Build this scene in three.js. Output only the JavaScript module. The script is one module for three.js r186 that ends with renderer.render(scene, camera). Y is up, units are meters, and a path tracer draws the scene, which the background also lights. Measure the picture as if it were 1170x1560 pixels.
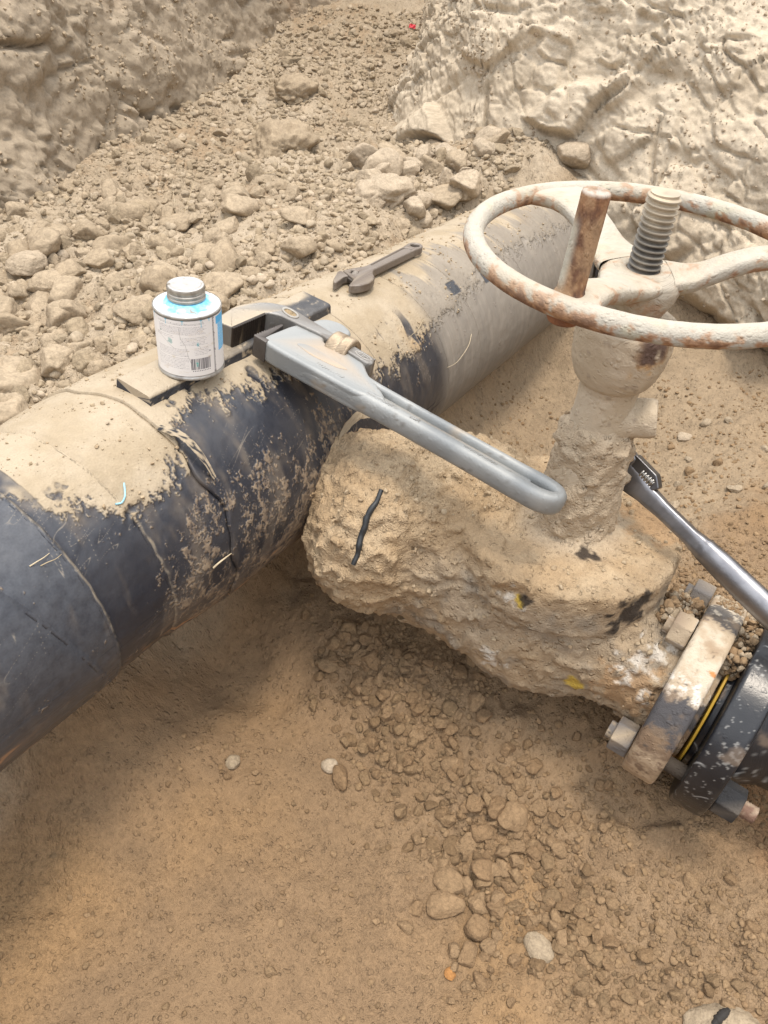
import * as THREE from 'three';
import { mergeGeometries, mergeVertices } from 'three/addons/utils/BufferGeometryUtils.js';
import { RoundedBoxGeometry } from 'three/addons/geometries/RoundedBoxGeometry.js';

// ---------------------------------------------------------------- camera, sky, sun, exposure
const scene = new THREE.Scene();
const camera = new THREE.PerspectiveCamera(67.28, 0.75, 0.02, 900);
camera.position.set(0, 0.8, 0);
camera.rotation.x = -40 * Math.PI / 180;
scene.add(camera);
const renderer = new THREE.WebGLRenderer({ antialias: true });
renderer.toneMapping = THREE.LinearToneMapping;
renderer.toneMappingExposure = 1.93;
renderer.shadowMap.enabled = true;
renderer.shadowMap.type = THREE.PCFSoftShadowMap;

const sun = new THREE.DirectionalLight(0xfff1de, 1.45);
sun.position.set(0.42, 3.2, -0.55);
sun.target.position.set(0.1, 0.2, -0.8);
sun.castShadow = true;
sun.shadow.radius = 23;
sun.shadow.mapSize.set(2048, 2048);
Object.assign(sun.shadow.camera, { left: -2, right: 2, top: 2, bottom: -2, near: 0.2, far: 8 });
scene.add(sun, sun.target);

// ---------------------------------------------------------------- random numbers and noise
function rng(seed) {
  let a = seed >>> 0;
  return () => { a = (a + 0x6D2B79F5) | 0; let t = Math.imul(a ^ (a >>> 15), 1 | a); t = (t + Math.imul(t ^ (t >>> 7), 61 | t)) ^ t; return ((t ^ (t >>> 14)) >>> 0) / 4294967296; };
}
const PERM = new Uint8Array(512);
{ const r = rng(77), p = [...Array(256).keys()]; for (let i = 255; i > 0; i--) { const j = Math.floor(r() * (i + 1)); [p[i], p[j]] = [p[j], p[i]]; } for (let i = 0; i < 512; i++) PERM[i] = p[i & 255]; }
const GX = new Float32Array(256), GY = new Float32Array(256), GZ = new Float32Array(256);
{ const r = rng(5); for (let i = 0; i < 256; i++) { const u = r() * 2 - 1, a = r() * 6.2832, s = Math.sqrt(1 - u * u); GX[i] = s * Math.cos(a) * 1.5; GY[i] = u * 1.5; GZ[i] = s * Math.sin(a) * 1.5; } }
function noise(x, y, z) {                                   // gradient noise, about -1..1
  const X = Math.floor(x), Y = Math.floor(y), Z = Math.floor(z);
  x -= X; y -= Y; z -= Z;
  const i = X & 255, j = Y & 255, k = Z & 255;
  const u = x * x * x * (x * (x * 6 - 15) + 10), v = y * y * y * (y * (y * 6 - 15) + 10), w = z * z * z * (z * (z * 6 - 15) + 10);
  const A = PERM[i] + j, B = PERM[i + 1] + j, AA = PERM[A & 255] + k, AB = PERM[(A + 1) & 255] + k, BA = PERM[B & 255] + k, BB = PERM[(B + 1) & 255] + k;
  let h, n000, n100, n010, n110, n001, n101, n011, n111;
  h = PERM[AA]; n000 = GX[h] * x + GY[h] * y + GZ[h] * z;
  h = PERM[BA]; n100 = GX[h] * (x - 1) + GY[h] * y + GZ[h] * z;
  h = PERM[AB]; n010 = GX[h] * x + GY[h] * (y - 1) + GZ[h] * z;
  h = PERM[BB]; n110 = GX[h] * (x - 1) + GY[h] * (y - 1) + GZ[h] * z;
  h = PERM[AA + 1]; n001 = GX[h] * x + GY[h] * y + GZ[h] * (z - 1);
  h = PERM[BA + 1]; n101 = GX[h] * (x - 1) + GY[h] * y + GZ[h] * (z - 1);
  h = PERM[AB + 1]; n011 = GX[h] * x + GY[h] * (y - 1) + GZ[h] * (z - 1);
  h = PERM[BB + 1]; n111 = GX[h] * (x - 1) + GY[h] * (y - 1) + GZ[h] * (z - 1);
  const a = n000 + u * (n100 - n000), b = n010 + u * (n110 - n010), c = n001 + u * (n101 - n001), d = n011 + u * (n111 - n011);
  const e = a + v * (b - a), f = c + v * (d - c);
  return e + w * (f - e);
}
function fbm(x, y, z, o = 4, g = 0.5) { let s = 0, a = 1, t = 0; for (let i = 0; i < o; i++) { s += a * noise(x, y, z); t += a; a *= g; x = x * 2.03 + 11.3; y = y * 2.03 + 4.7; z = z * 2.03 + 7.9; } return s / t; }
function ridge(x, y, z, o = 3) { let s = 0, a = 1, t = 0; for (let i = 0; i < o; i++) { const n = 1 - Math.abs(noise(x, y, z)) * 1.6; s += a * n; t += a; a *= 0.5; x = x * 2.1 + 3.1; y = y * 2.1 + 9.2; z = z * 2.1 + 5.5; } return s / t; }
const hash = (i, j, k) => PERM[(PERM[(PERM[i & 255] + j) & 255] + k) & 255] / 255;
// cracked plates: [height of the plate, closeness to a crack] of a cellular pattern of size s
function plates(x, y, z, s) {
  x /= s; y /= s; z /= s; const X = Math.floor(x), Y = Math.floor(y), Z = Math.floor(z); let a = 9, b = 9, h = 0;
  for (let i = -1; i <= 1; i++) for (let j = -1; j <= 1; j++) for (let k = -1; k <= 1; k++) { const q = hash(X + i, Y + j, Z + k) * 255 | 0, dx = i + PERM[q] / 255 - (x - X), dy = j + PERM[q + 31] / 255 - (y - Y), dz = k + PERM[q + 67] / 255 - (z - Z), d = dx * dx + dy * dy + dz * dz; if (d < a) { b = a; a = d; h = PERM[q + 101] / 255; } else if (d < b) b = d; }
  return [h, Math.sqrt(b) - Math.sqrt(a)];
}
// domes: half-buried lumps, one per cell of size s; returns the height of the tallest one here
function domes(x, z, s, fill, seed) {
  const gx = Math.floor(x / s), gz = Math.floor(z / s); let best = 0;
  for (let a = -1; a <= 1; a++) for (let b = -1; b <= 1; b++) {
    const i = gx + a, k = gz + b; if (hash(i, k, seed) > fill) continue;
    const cx = (i + 0.2 + 0.6 * hash(i, k, seed + 1)) * s, cz = (k + 0.2 + 0.6 * hash(i, k, seed + 2)) * s, rr = s * (0.22 + 0.3 * hash(i, k, seed + 3));
    const an = hash(i, k, seed + 4) * 3.14, c = Math.cos(an), sn = Math.sin(an), dx = (x - cx) * c + (z - cz) * sn, dz = ((z - cz) * c - (x - cx) * sn) * (1 + 0.6 * hash(i, k, seed + 5));
    const q = 1 - (Math.pow(Math.abs(dx), 2.6) + Math.pow(Math.abs(dz), 2.6)) / Math.pow(rr, 2.6);
    if (q > 0) { const h = rr * 0.75 * Math.pow(q, 0.62); if (h > best) best = h; }
  }
  return best;
}
const clamp = (x, a = 0, b = 1) => x < a ? a : x > b ? b : x;
const smooth = (a, b, x) => { const t = clamp((x - a) / (b - a)); return t * t * (3 - 2 * t); };
const mix = (a, b, t) => a + (b - a) * t;
const mix3 = (a, b, t) => [mix(a[0], b[0], t), mix(a[1], b[1], t), mix(a[2], b[2], t)];
const V3 = (x, y, z) => new THREE.Vector3(x, y, z);

// sky: an even overcast, whiter and brighter overhead; computed once, lights the scene
{
  const w = 256, h = 128, d = new Float32Array(w * h * 4);
  for (let j = 0; j < h; j++) for (let i = 0; i < w; i++) {
    const el = (j + 0.5) / h * Math.PI - Math.PI / 2, az = i / w * 2 * Math.PI, s = Math.max(0, Math.sin(el));
    const cx = Math.cos(az) * Math.cos(el), cz = Math.sin(az) * Math.cos(el);
    const cl = 1 + 0.16 * fbm(cx * 2.2, s * 3, cz * 2.2, 4);
    const L = (el < 0 ? 0.5 : 0.62 + 0.75 * s) * cl, o = (j * w + i) * 4;
    d[o] = L * 0.985; d[o + 1] = L * 1.0; d[o + 2] = L * 1.035; d[o + 3] = 1;
  }
  const t = new THREE.DataTexture(d, w, h, THREE.RGBAFormat, THREE.FloatType);
  t.mapping = THREE.EquirectangularReflectionMapping; t.magFilter = t.minFilter = THREE.LinearFilter; t.wrapS = THREE.RepeatWrapping; t.needsUpdate = true;
  scene.background = t; scene.environment = t;
  scene.backgroundIntensity = 1.0; scene.environmentIntensity = 1.0;
}

// ---------------------------------------------------------------- helpers
const CAMP = V3(0, 0.8, 0), CP = Math.cos(40 * Math.PI / 180), SP = Math.sin(40 * Math.PI / 180), FL = 1172;
function ray(px, py) { const X = (px - 585) / FL, Y = (780 - py) / FL; return V3(X, Y * CP - SP, -(CP + Y * SP)); }
function at(px, py, d) { return ray(px, py).multiplyScalar(d).add(CAMP); }
const used = {};
function numbered(n) { if (used[n] === undefined) { used[n] = 0; return n; } return n + '_' + String(++used[n]).padStart(3, '0'); }
function tag(o, label, category, group, kind) { o.userData.label = label; if (category) o.userData.category = category; if (group) o.userData.group = group; if (kind) o.userData.kind = kind; return o; }
function shadow(m) { m.castShadow = m.receiveShadow = true; return m; }
function top(name, geo, mat, label, category, extra = {}) { const m = shadow(new THREE.Mesh(geo, mat)); m.name = numbered(name); tag(m, label, category, extra.group, extra.kind); scene.add(m); return m; }
function thing(name, label, category, extra = {}) { const g = new THREE.Group(); g.name = numbered(name); tag(g, label, category, extra.group, extra.kind); scene.add(g); return g; }
function part(name, geo, mat, parent, label) { const m = shadow(new THREE.Mesh(geo, mat)); m.name = name; if (label) m.userData.label = label; parent.add(m); return m; }
function merge(list) { return mergeGeometries(list.map((g) => { let q = g.index ? g.toNonIndexed() : g; for (const k of Object.keys(q.attributes)) if (!['position', 'normal', 'uv', 'color'].includes(k)) q.deleteAttribute(k); if (!q.attributes.uv) q.setAttribute('uv', new THREE.BufferAttribute(new Float32Array(q.attributes.position.count * 2), 2)); return q; })); }
// a frame: x, y, z axes and an origin
function frame(o, x, y, z) { return new THREE.Matrix4().makeBasis(x, y, z).setPosition(o); }
// grid surface: fn(i, j) -> [x, y, z, r, g, b, u, v]
function sheet(nu, nv, fn, opt = {}) {
  const n = (nu + 1) * (nv + 1), P = new Float32Array(n * 3), C = new Float32Array(n * 3), U = new Float32Array(n * 2);
  for (let j = 0; j <= nv; j++) for (let i = 0; i <= nu; i++) { const q = fn(i / nu, j / nv, i, j), k = j * (nu + 1) + i; P.set([q[0], q[1], q[2]], k * 3); C.set([q[3], q[4], q[5]], k * 3); U.set([q[6], q[7]], k * 2); }
  const id = [];
  for (let j = 0; j < nv; j++) for (let i = 0; i < nu; i++) {
    const a = j * (nu + 1) + i, b = a + 1, c = a + nu + 1, d = c + 1;
    if (opt.keep && !(opt.keep(P[a * 3], P[a * 3 + 2], P[a * 3 + 1]) || opt.keep(P[d * 3], P[d * 3 + 2], P[d * 3 + 1]))) continue;
    if (opt.flip) id.push(a, c, b, b, c, d); else id.push(a, b, c, b, d, c);
  }
  const g = new THREE.BufferGeometry();
  g.setAttribute('position', new THREE.BufferAttribute(P, 3)); g.setAttribute('color', new THREE.BufferAttribute(C, 3)); g.setAttribute('uv', new THREE.BufferAttribute(U, 2));
  g.setIndex(id); g.computeVertexNormals();
  if (opt.closeU) { const N = g.attributes.normal; for (let j = 0; j <= nv; j++) { const a = j * (nu + 1), b = a + nu, v = V3(N.getX(a) + N.getX(b), N.getY(a) + N.getY(b), N.getZ(a) + N.getZ(b)).normalize(); N.setXYZ(a, v.x, v.y, v.z); N.setXYZ(b, v.x, v.y, v.z); } }
  return g;
}
// colour every vertex of a geometry from its place; uv from its largest axis, in metres
function paint(g, fn) { const p = g.attributes.position, n = g.attributes.normal, c = new Float32Array(p.count * 3); for (let i = 0; i < p.count; i++) c.set(fn(p.getX(i), p.getY(i), p.getZ(i), n.getX(i), n.getY(i), n.getZ(i)), i * 3); g.setAttribute('color', new THREE.BufferAttribute(c, 3)); return g; }
function boxUV(g) {
  if (!g.attributes.normal) g.computeVertexNormals();
  const q = g.index ? g.toNonIndexed() : g, p = q.attributes.position, n = q.attributes.normal, u = new Float32Array(p.count * 2);
  for (let t = 0; t < p.count; t += 3) {
    let x = 0, y = 0, z = 0; for (let k = 0; k < 3; k++) { x += n.getX(t + k); y += n.getY(t + k); z += n.getZ(t + k); }
    x = Math.abs(x); y = Math.abs(y); z = Math.abs(z);
    for (let k = 0; k < 3; k++) { const a = p.getX(t + k), b = p.getY(t + k), c = p.getZ(t + k); if (x > y && x > z) { u[(t + k) * 2] = c; u[(t + k) * 2 + 1] = b; } else if (y > z) { u[(t + k) * 2] = a; u[(t + k) * 2 + 1] = c; } else { u[(t + k) * 2] = a; u[(t + k) * 2 + 1] = b; } }
  }
  q.setAttribute('uv', new THREE.BufferAttribute(u, 2)); return q;
}
function tube(pts, r, seg = 24, rad = 8, taper = null) {
  const c = new THREE.CatmullRomCurve3(pts), g = new THREE.TubeGeometry(c, seg, 1, rad, false), p = g.attributes.position;
  for (let i = 0; i <= seg; i++) { const o = c.getPointAt(i / seg), rr = taper ? r * taper(i / seg) : r; for (let j = 0; j <= rad; j++) { const k = i * (rad + 1) + j; p.setXYZ(k, o.x + (p.getX(k) - o.x) * rr, o.y + (p.getY(k) - o.y) * rr, o.z + (p.getZ(k) - o.z) * rr); } }
  g.computeVertexNormals(); return g;
}
function extrude(pts, depth, bevel = 0.001, holes = [], curve = false, seg = 3) {
  const mk = (a, S) => { const s = new S(); if (curve) { s.moveTo(a[0][0], a[0][1]); s.splineThru(a.slice(1).map((q) => new THREE.Vector2(q[0], q[1]))); s.closePath(); } else { a.forEach((q, i) => i ? s.lineTo(q[0], q[1]) : s.moveTo(q[0], q[1])); s.closePath(); } return s; };
  const s = mk(pts, THREE.Shape); for (const h of holes) s.holes.push(mk(h, THREE.Path));
  const g = new THREE.ExtrudeGeometry(s, { depth: depth - 2 * bevel, bevelEnabled: bevel > 0, bevelSize: bevel, bevelThickness: bevel, bevelOffset: -bevel, bevelSegments: seg, curveSegments: 18 });
  g.translate(0, 0, bevel - depth / 2); return g;
}
function lathe(profile, seg = 64) { return new THREE.LatheGeometry(profile.map((q) => new THREE.Vector2(q[0], q[1])), seg); }
// round off a closed polygon's corners
function roundPoly(pts, r, n = 5) {
  const out = [];
  pts.forEach((p, i) => { const a = pts[(i + pts.length - 1) % pts.length], b = pts[(i + 1) % pts.length], rr = p[2] ?? r;
    const la = Math.hypot(a[0] - p[0], a[1] - p[1]), lb = Math.hypot(b[0] - p[0], b[1] - p[1]), q = Math.min(rr, la * 0.45, lb * 0.45);
    const A = [p[0] + (a[0] - p[0]) / la * q, p[1] + (a[1] - p[1]) / la * q], B = [p[0] + (b[0] - p[0]) / lb * q, p[1] + (b[1] - p[1]) / lb * q];
    for (let k = 0; k <= n; k++) { const t = k / n, m = 1 - t; out.push([m * m * A[0] + 2 * m * t * p[0] + t * t * B[0], m * m * A[1] + 2 * m * t * p[1] + t * t * B[1]]); } });
  return out;
}

// ---------------------------------------------------------------- materials
function dataTex(w, h, fn, srgb) {
  const d = new Uint8Array(w * h * 4);
  for (let j = 0; j < h; j++) for (let i = 0; i < w; i++) { const c = fn(i, j, i / w, j / h), o = (j * w + i) * 4; d[o] = clamp(c[0]) * 255; d[o + 1] = clamp(c[1]) * 255; d[o + 2] = clamp(c[2]) * 255; d[o + 3] = 255; }
  const t = new THREE.DataTexture(d, w, h); t.wrapS = t.wrapT = THREE.RepeatWrapping; t.magFilter = THREE.LinearFilter; t.minFilter = THREE.LinearMipmapLinearFilter; t.generateMipmaps = true;
  if (srgb) t.colorSpace = THREE.SRGBColorSpace; t.needsUpdate = true; return t;
}
const lin2s = (x) => x <= 0.0031308 ? 12.92 * x : 1.055 * Math.pow(x, 1 / 2.4) - 0.055;
// tileable noise over a torus of period n cells
function tnoise(u, v, n, s) { const a = u * n, b = v * n, fu = u, fv = v; const N = (x, y) => noise(x, y, s); return N(a, b) * (1 - fu) * (1 - fv) + N(a - n, b) * fu * (1 - fv) + N(a, b - n) * (1 - fu) * fv + N(a - n, b - n) * fu * fv; }
const SOIL = 1024, soilH = new Float32Array(SOIL * SOIL), soilT = new Float32Array(SOIL * SOIL);
for (let j = 0; j < SOIL; j++) for (let i = 0; i < SOIL; i++) {
  const u = i / SOIL, v = j / SOIL;
  const g1 = tnoise(u, v, 26, 1.5), g2 = tnoise(u, v, 61, 4.5), g3 = tnoise(u, v, 140, 8.5), g4 = tnoise(u, v, 300, 3.3);
  soilH[j * SOIL + i] = 0.5 + 0.2 * g1 + 0.22 * g2 + 0.22 * Math.abs(g3) + 0.2 * g4;
  soilT[j * SOIL + i] = 0.84 + 0.11 * g1 + 0.13 * g2 + 0.17 * g3 + 0.2 * g4;
}
{ const r = rng(31);                                         // grains stuck in the dirt, each with its own tone
  for (let k = 0; k < 5200; k++) { const cx = Math.floor(r() * SOIL), cy = Math.floor(r() * SOIL), q = 1.5 + 5.5 * Math.pow(r(), 4), t = 0.7 + 0.33 * r(), e = 0.7 + 0.6 * r();
    for (let b = -7; b <= 7; b++) for (let a = -7; a <= 7; a++) { const dd = (a * a * e + b * b / e) / (q * q); if (dd < 1) { const o = ((cy + b + SOIL) % SOIL) * SOIL + (cx + a + SOIL) % SOIL; soilH[o] = Math.max(soilH[o], 0.45 + 0.5 * Math.sqrt(1 - dd) * Math.min(1, q / 4)); soilT[o] = mix(soilT[o], t, 0.6); } } } }
const soilMap = dataTex(SOIL, SOIL, (i, j) => { const t = soilT[j * SOIL + i]; return [lin2s(t), lin2s(t * 0.985), lin2s(t * 0.96)]; }, true);
const soilBump = dataTex(SOIL, SOIL, (i, j) => { const t = soilH[j * SOIL + i]; return [t, t, t]; });
for (const t of [soilMap, soilBump]) t.repeat.set(2.9, 2.9);      // one tile every 0.34 m
const M = {};
M.soil = new THREE.MeshStandardMaterial({ vertexColors: true, map: soilMap, bumpMap: soilBump, bumpScale: 0.0038, roughness: 1 });
{ const b = dataTex(768, 768, (i, j, u, v) => { const w = 0.012 * tnoise(u, v, 9, 31.5), a = (u + w + 1) % 1, c = (v + 0.012 * tnoise(u, v, 8, 41.5) + 1) % 1, r1 = Math.abs(tnoise(a, c, 17, 51.5)), r2 = Math.abs(tnoise(a, c, 43, 61.5)), f = tnoise(u, v, 110, 71.5), g = smooth(-0.3, 0.3, tnoise(u, v, 5, 81.5)), t = 0.4 + 0.16 * tnoise(u, v, 8, 91.5) + g * (0.3 * smooth(0, 0.25, r1) + 0.22 * smooth(0, 0.3, r2)) + 0.12 * f; return [t, t, t]; }); b.repeat.set(1.4, 1.4); M.bank = new THREE.MeshStandardMaterial({ vertexColors: true, map: soilMap, bumpMap: b, bumpScale: 0.0045, roughness: 1 }); }
const clodM = [[0.395, 0.32, 0.23], [0.37, 0.297, 0.21], [0.44, 0.365, 0.275], [0.285, 0.195, 0.112], [0.262, 0.174, 0.097], [0.3, 0.205, 0.118]].map((c) => new THREE.MeshStandardMaterial({ color: new THREE.Color(...c), map: soilMap, bumpMap: soilBump, bumpScale: 0.0012, roughness: 1 }));
M.vc = (rough, metal, bump = 0, extra = {}) => new THREE.MeshStandardMaterial({ vertexColors: true, roughness: rough, metalness: metal, ...(bump ? { bumpMap: soilBump, bumpScale: bump } : {}), ...extra });

// ---------------------------------------------------------------- the pit: floor, spoil heap, banks
// pipe line, needed by the ground: axis point A0, direction PD, level normal PN (towards the camera), up PU
const A0 = V3(-0.0453, 0.2876, -0.9), PD = V3(0.54336, -0.06836, -0.83671).normalize(), PN = V3(0.83867, 0, 0.54464), PU = V3(0.03723, 0.99766, -0.05733);
const sideOf = (x, z) => (x - A0.x) * PN.x + (z - A0.z) * PN.z;      // + in front of the pipe
const CTRL = [ // x, height, z of the surveyed points of the pit
  [-0.378, 0.08, -0.385], [-0.193, 0.03, -0.382], [-0.286, 0.03, -0.257], [-0.229, 0.06, -0.607], [-0.118, 0.075, -0.735], [0.012, 0.03, -0.534], [0.154, 0.0, -0.428], [0.27, 0.0, -0.325],
  [0.346, 0.01, -0.235], [0.212, 0.06, -0.523], [0.257, 0.055, -0.455], [0.324, 0.045, -0.407], [0.414, 0.055, -0.453], [0.51, 0.11, -0.771], [0.484, 0.08, -0.988], [0.562, 0.1, -1.051], [0.23, 0.1, -1.22],
  [0, 0.04, 0.1], [-0.6, 0.1, 0.0], [0.6, 0.06, 0.1], [-0.5, 0.12, -0.25], [0.95, 0.12, -0.4], [0.9, 0.12, -0.9], [-0.233, 0.07, -0.427], [-0.07, 0.075, -0.68], [0.147, 0.08, -1.01], [0.31, 0.1, -1.26], [0.6, 0.06, -0.4], [0.35, 0.07, -0.75],
  [0.0, 0.2, 0.9], [-0.9, 0.3, 0.5], [1.0, 0.2, 0.7], [0.75, 0.1, -1.05],
  [-0.40, 0.35, -0.536], [-0.238, 0.34, -0.787], [-0.02, 0.345, -1.12], [0.142, 0.345, -1.372], [-0.607, 0.385, -1.251], [-0.452, 0.42, -1.687], [-0.182, 0.485, -2.158], [0.024, 0.5, -2.21], [0.077, 0.375, -1.768],
  [-0.196, 0.385, -1.583], [-0.447, 0.355, -1.04], [-0.287, 0.35, -1.163], [-0.438, 0.345, -0.9], [0.13, 0.385, -1.47], [0.25, 0.39, -1.42], [-0.417, 0.345, -0.714], [-0.9, 0.38, -0.9], [-0.9, 0.38, -0.4], [-0.75, 0.36, -0.6], [0.4, 0.36, -1.6], [-0.7, 0.44, -1.9],
];
const TPS = (() => {
  const n = CTRL.length, m = n + 3, A = [...Array(m)].map(() => new Float64Array(m + 1)), K = (d2) => d2 < 1e-12 ? 0 : 0.5 * d2 * Math.log(d2);
  for (let i = 0; i < n; i++) { for (let j = 0; j < n; j++) A[i][j] = K((CTRL[i][0] - CTRL[j][0]) ** 2 + (CTRL[i][2] - CTRL[j][2]) ** 2); A[i][i] += 0.0012; A[i][n] = A[n][i] = 1; A[i][n + 1] = A[n + 1][i] = CTRL[i][0]; A[i][n + 2] = A[n + 2][i] = CTRL[i][2]; A[i][m] = CTRL[i][1]; }
  for (let c = 0; c < m; c++) { let p = c; for (let r = c + 1; r < m; r++) if (Math.abs(A[r][c]) > Math.abs(A[p][c])) p = r; [A[c], A[p]] = [A[p], A[c]]; for (let r = 0; r < m; r++) if (r !== c) { const f = A[r][c] / A[c][c]; if (f) for (let k = c; k <= m; k++) A[r][k] -= f * A[c][k]; } }
  const w = A.map((r, i) => r[m] / r[i]);
  return (x, z) => { let s = w[n] + w[n + 1] * x + w[n + 2] * z; for (let i = 0; i < n; i++) { const a = x - CTRL[i][0], b = z - CTRL[i][2], d = a * a + b * b; if (d > 1e-12) s += w[i] * 0.5 * d * Math.log(d); } return s; };
})();
// coarse lookup of the thin-plate surface, bilinear
const TG = { x0: -2, z0: -3, s: 0.04, nx: 100, nz: 125 }; TG.v = new Float32Array((TG.nx + 1) * (TG.nz + 1));
for (let j = 0; j <= TG.nz; j++) for (let i = 0; i <= TG.nx; i++) TG.v[j * (TG.nx + 1) + i] = clamp(TPS(TG.x0 + i * TG.s, TG.z0 + j * TG.s), -0.05, 0.75);
function baseH(x, z) { const a = clamp((x - TG.x0) / TG.s, 0, TG.nx - 0.001), b = clamp((z - TG.z0) / TG.s, 0, TG.nz - 0.001), i = Math.floor(a), j = Math.floor(b), u = a - i, v = b - j, o = j * (TG.nx + 1) + i, W = TG.nx + 1, su = u * u * (3 - 2 * u) * 0.5 + u * 0.5, sv = v * v * (3 - 2 * v) * 0.5 + v * 0.5; return mix(mix(TG.v[o], TG.v[o + 1], su), mix(TG.v[o + W], TG.v[o + W + 1], su), sv); }
const roughAt = (x, z) => smooth(-0.07, 0.1, x - (-0.1 + 0.33 * (z + 0.73)) + 0.05 * noise(x * 7, 2, z * 7));
function groundH(x, z) {
  const h0 = baseH(x, z), front = smooth(-0.03, 0.03, sideOf(x, z));
  let h = h0 + 0.017 * fbm(x * 5.5, 1.7, z * 5.5, 3) + 0.0035 * fbm(x * 38, 3.1, z * 38, 3) + 0.0012 * noise(x * 170, 2, z * 170);
  const wx = x + 0.006 * noise(x * 30, 5, z * 30), wz = z + 0.006 * noise(x * 30, 9, z * 30);
  if (front > 0) {
    const r = roughAt(x, z), far = smooth(-0.62, -0.85, z);
    h += front * (r * (1 - 0.55 * far) * (0.5 * domes(wx, wz, 0.052, 0.22, 11) + 0.5 * domes(wx, wz, 0.026, 0.36, 21) + 0.5 * domes(wx, wz, 0.0125, 0.5, 31)) + (1 - r * 0.5) * (0.35 * domes(wx, wz, 0.03, 0.03, 41) + 0.35 * domes(wx, wz, 0.0115, 0.1, 51)));
    h += front * (0.005 * Math.abs(fbm(x * 24, 6, z * 24, 3)) + 0.0022 * Math.max(0, fbm(x * 90, 6, z * 90, 2))); h += front * (0.016 * r * ridge(x * 9, 4, z * 9, 3) - 0.006 * r);
    h += front * (1 - r) * 0.006 * ridge(x * 6 + z * 5, 1, z * 14 - x * 3, 2);        // scrape marks of the digging
  }
  if (front > 0) { const tx = 0.22, tz = 0.17, L = Math.hypot(tx, tz), q = clamp(((x + 0.1) * tx + (z + 0.66) * tz) / (L * L)), dd = Math.hypot(x + 0.1 - tx * q, z + 0.66 - tz * q); h += front * 0.022 * smooth(0.09, 0.0, dd + 0.02 * noise(x * 18, 2, z * 18)); }
  if (front < 1) {
    const up = smooth(-0.45, -0.1, x) * smooth(-1.3, -1.7, z), near = 1 - 0.55 * up;
    h += (1 - front) * (near * (0.5 * domes(wx, wz, 0.075, 0.34, 61) + 0.65 * domes(wx, wz, 0.038, 0.42, 71)) + 0.7 * domes(wx, wz, 0.019, 0.5, 81) + 0.7 * domes(wx, wz, 0.0095, 0.45, 91) + 0.02 * fbm(x * 9, 8, z * 9, 3));
  }
  return h;
}
function groundColor(x, z, h) {
  const front = smooth(-0.03, 0.03, sideOf(x, z)), n1 = fbm(x * 4, 11, z * 4, 3), n2 = fbm(x * 22, 13, z * 22, 3);
  let c = mix3([0.255, 0.172, 0.1], [0.3, 0.194, 0.101], smooth(-0.05, 0.5, n1 + 0.2 * n2));
  c = mix3(c, [0.315, 0.225, 0.138], roughAt(x, z) * 0.5 * smooth(-0.3, 0.4, -n1 + n2 * 0.5));
  c = mix3(c, [0.36, 0.285, 0.195], smooth(-0.74, -0.9, z + 0.28 * n1 + 0.12 * n2) * 0.7);
  c = mix3(c, [0.36, 0.2, 0.095], smooth(0.06, 0.0, Math.hypot(x - 0.46, z + 0.47) - 0.09 - 0.05 * n2) * 0.55);
  const b = mix3([0.38, 0.307, 0.22], [0.435, 0.362, 0.272], smooth(-0.3, 0.4, n1 + 0.4 * n2));
  c = mix3(mix3(b, [0.31, 0.22, 0.135], smooth(0.1, 0.5, n2 - n1) * 0.6), c, front);
  const k = 1 + 0.1 * n2; return [c[0] * k, c[1] * k, c[2] * k];
}
function groundPatch(x0, x1, z0, z1, step, keep, sink) {
  const nx = Math.round((x1 - x0) / step), nz = Math.round((z1 - z0) / step);
  return sheet(nx, nz, (u, v) => { const x = mix(x0, x1, u), z = mix(z0, z1, v); if (!keep(x - PN.x * 0.02, z - PN.z * 0.02) && !keep(x + PN.x * 0.02, z + PN.z * 0.02)) return [x, 0.1, z, 0.3, 0.2, 0.1, x, z]; const h = groundH(x, z) - (sink ? 0.006 * smooth(-0.09, -0.05, sideOf(x, z)) : 0), c = groundColor(x, z, h); return [x, h, z, c[0], c[1], c[2], x, z]; }, { keep, flip: true });
}
const pitFloor = top('pit_floor', groundPatch(-0.95, 1.1, -1.55, 0.35, 0.0034, (x, z) => sideOf(x, z) > -0.075), M.soil, 'brown trampled earth floor of the pit in the foreground under the pipe and valve', 'pit floor', { kind: 'structure' });
const heap = top('spoil_heap', groundPatch(-1.25, 0.6, -2.75, 0.1, 0.0045, (x, z) => sideOf(x, z) < -0.03, true), M.soil, 'loose crumbly earth heaped against the back wall behind the pipe', 'earth heap', { kind: 'structure' });

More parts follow.
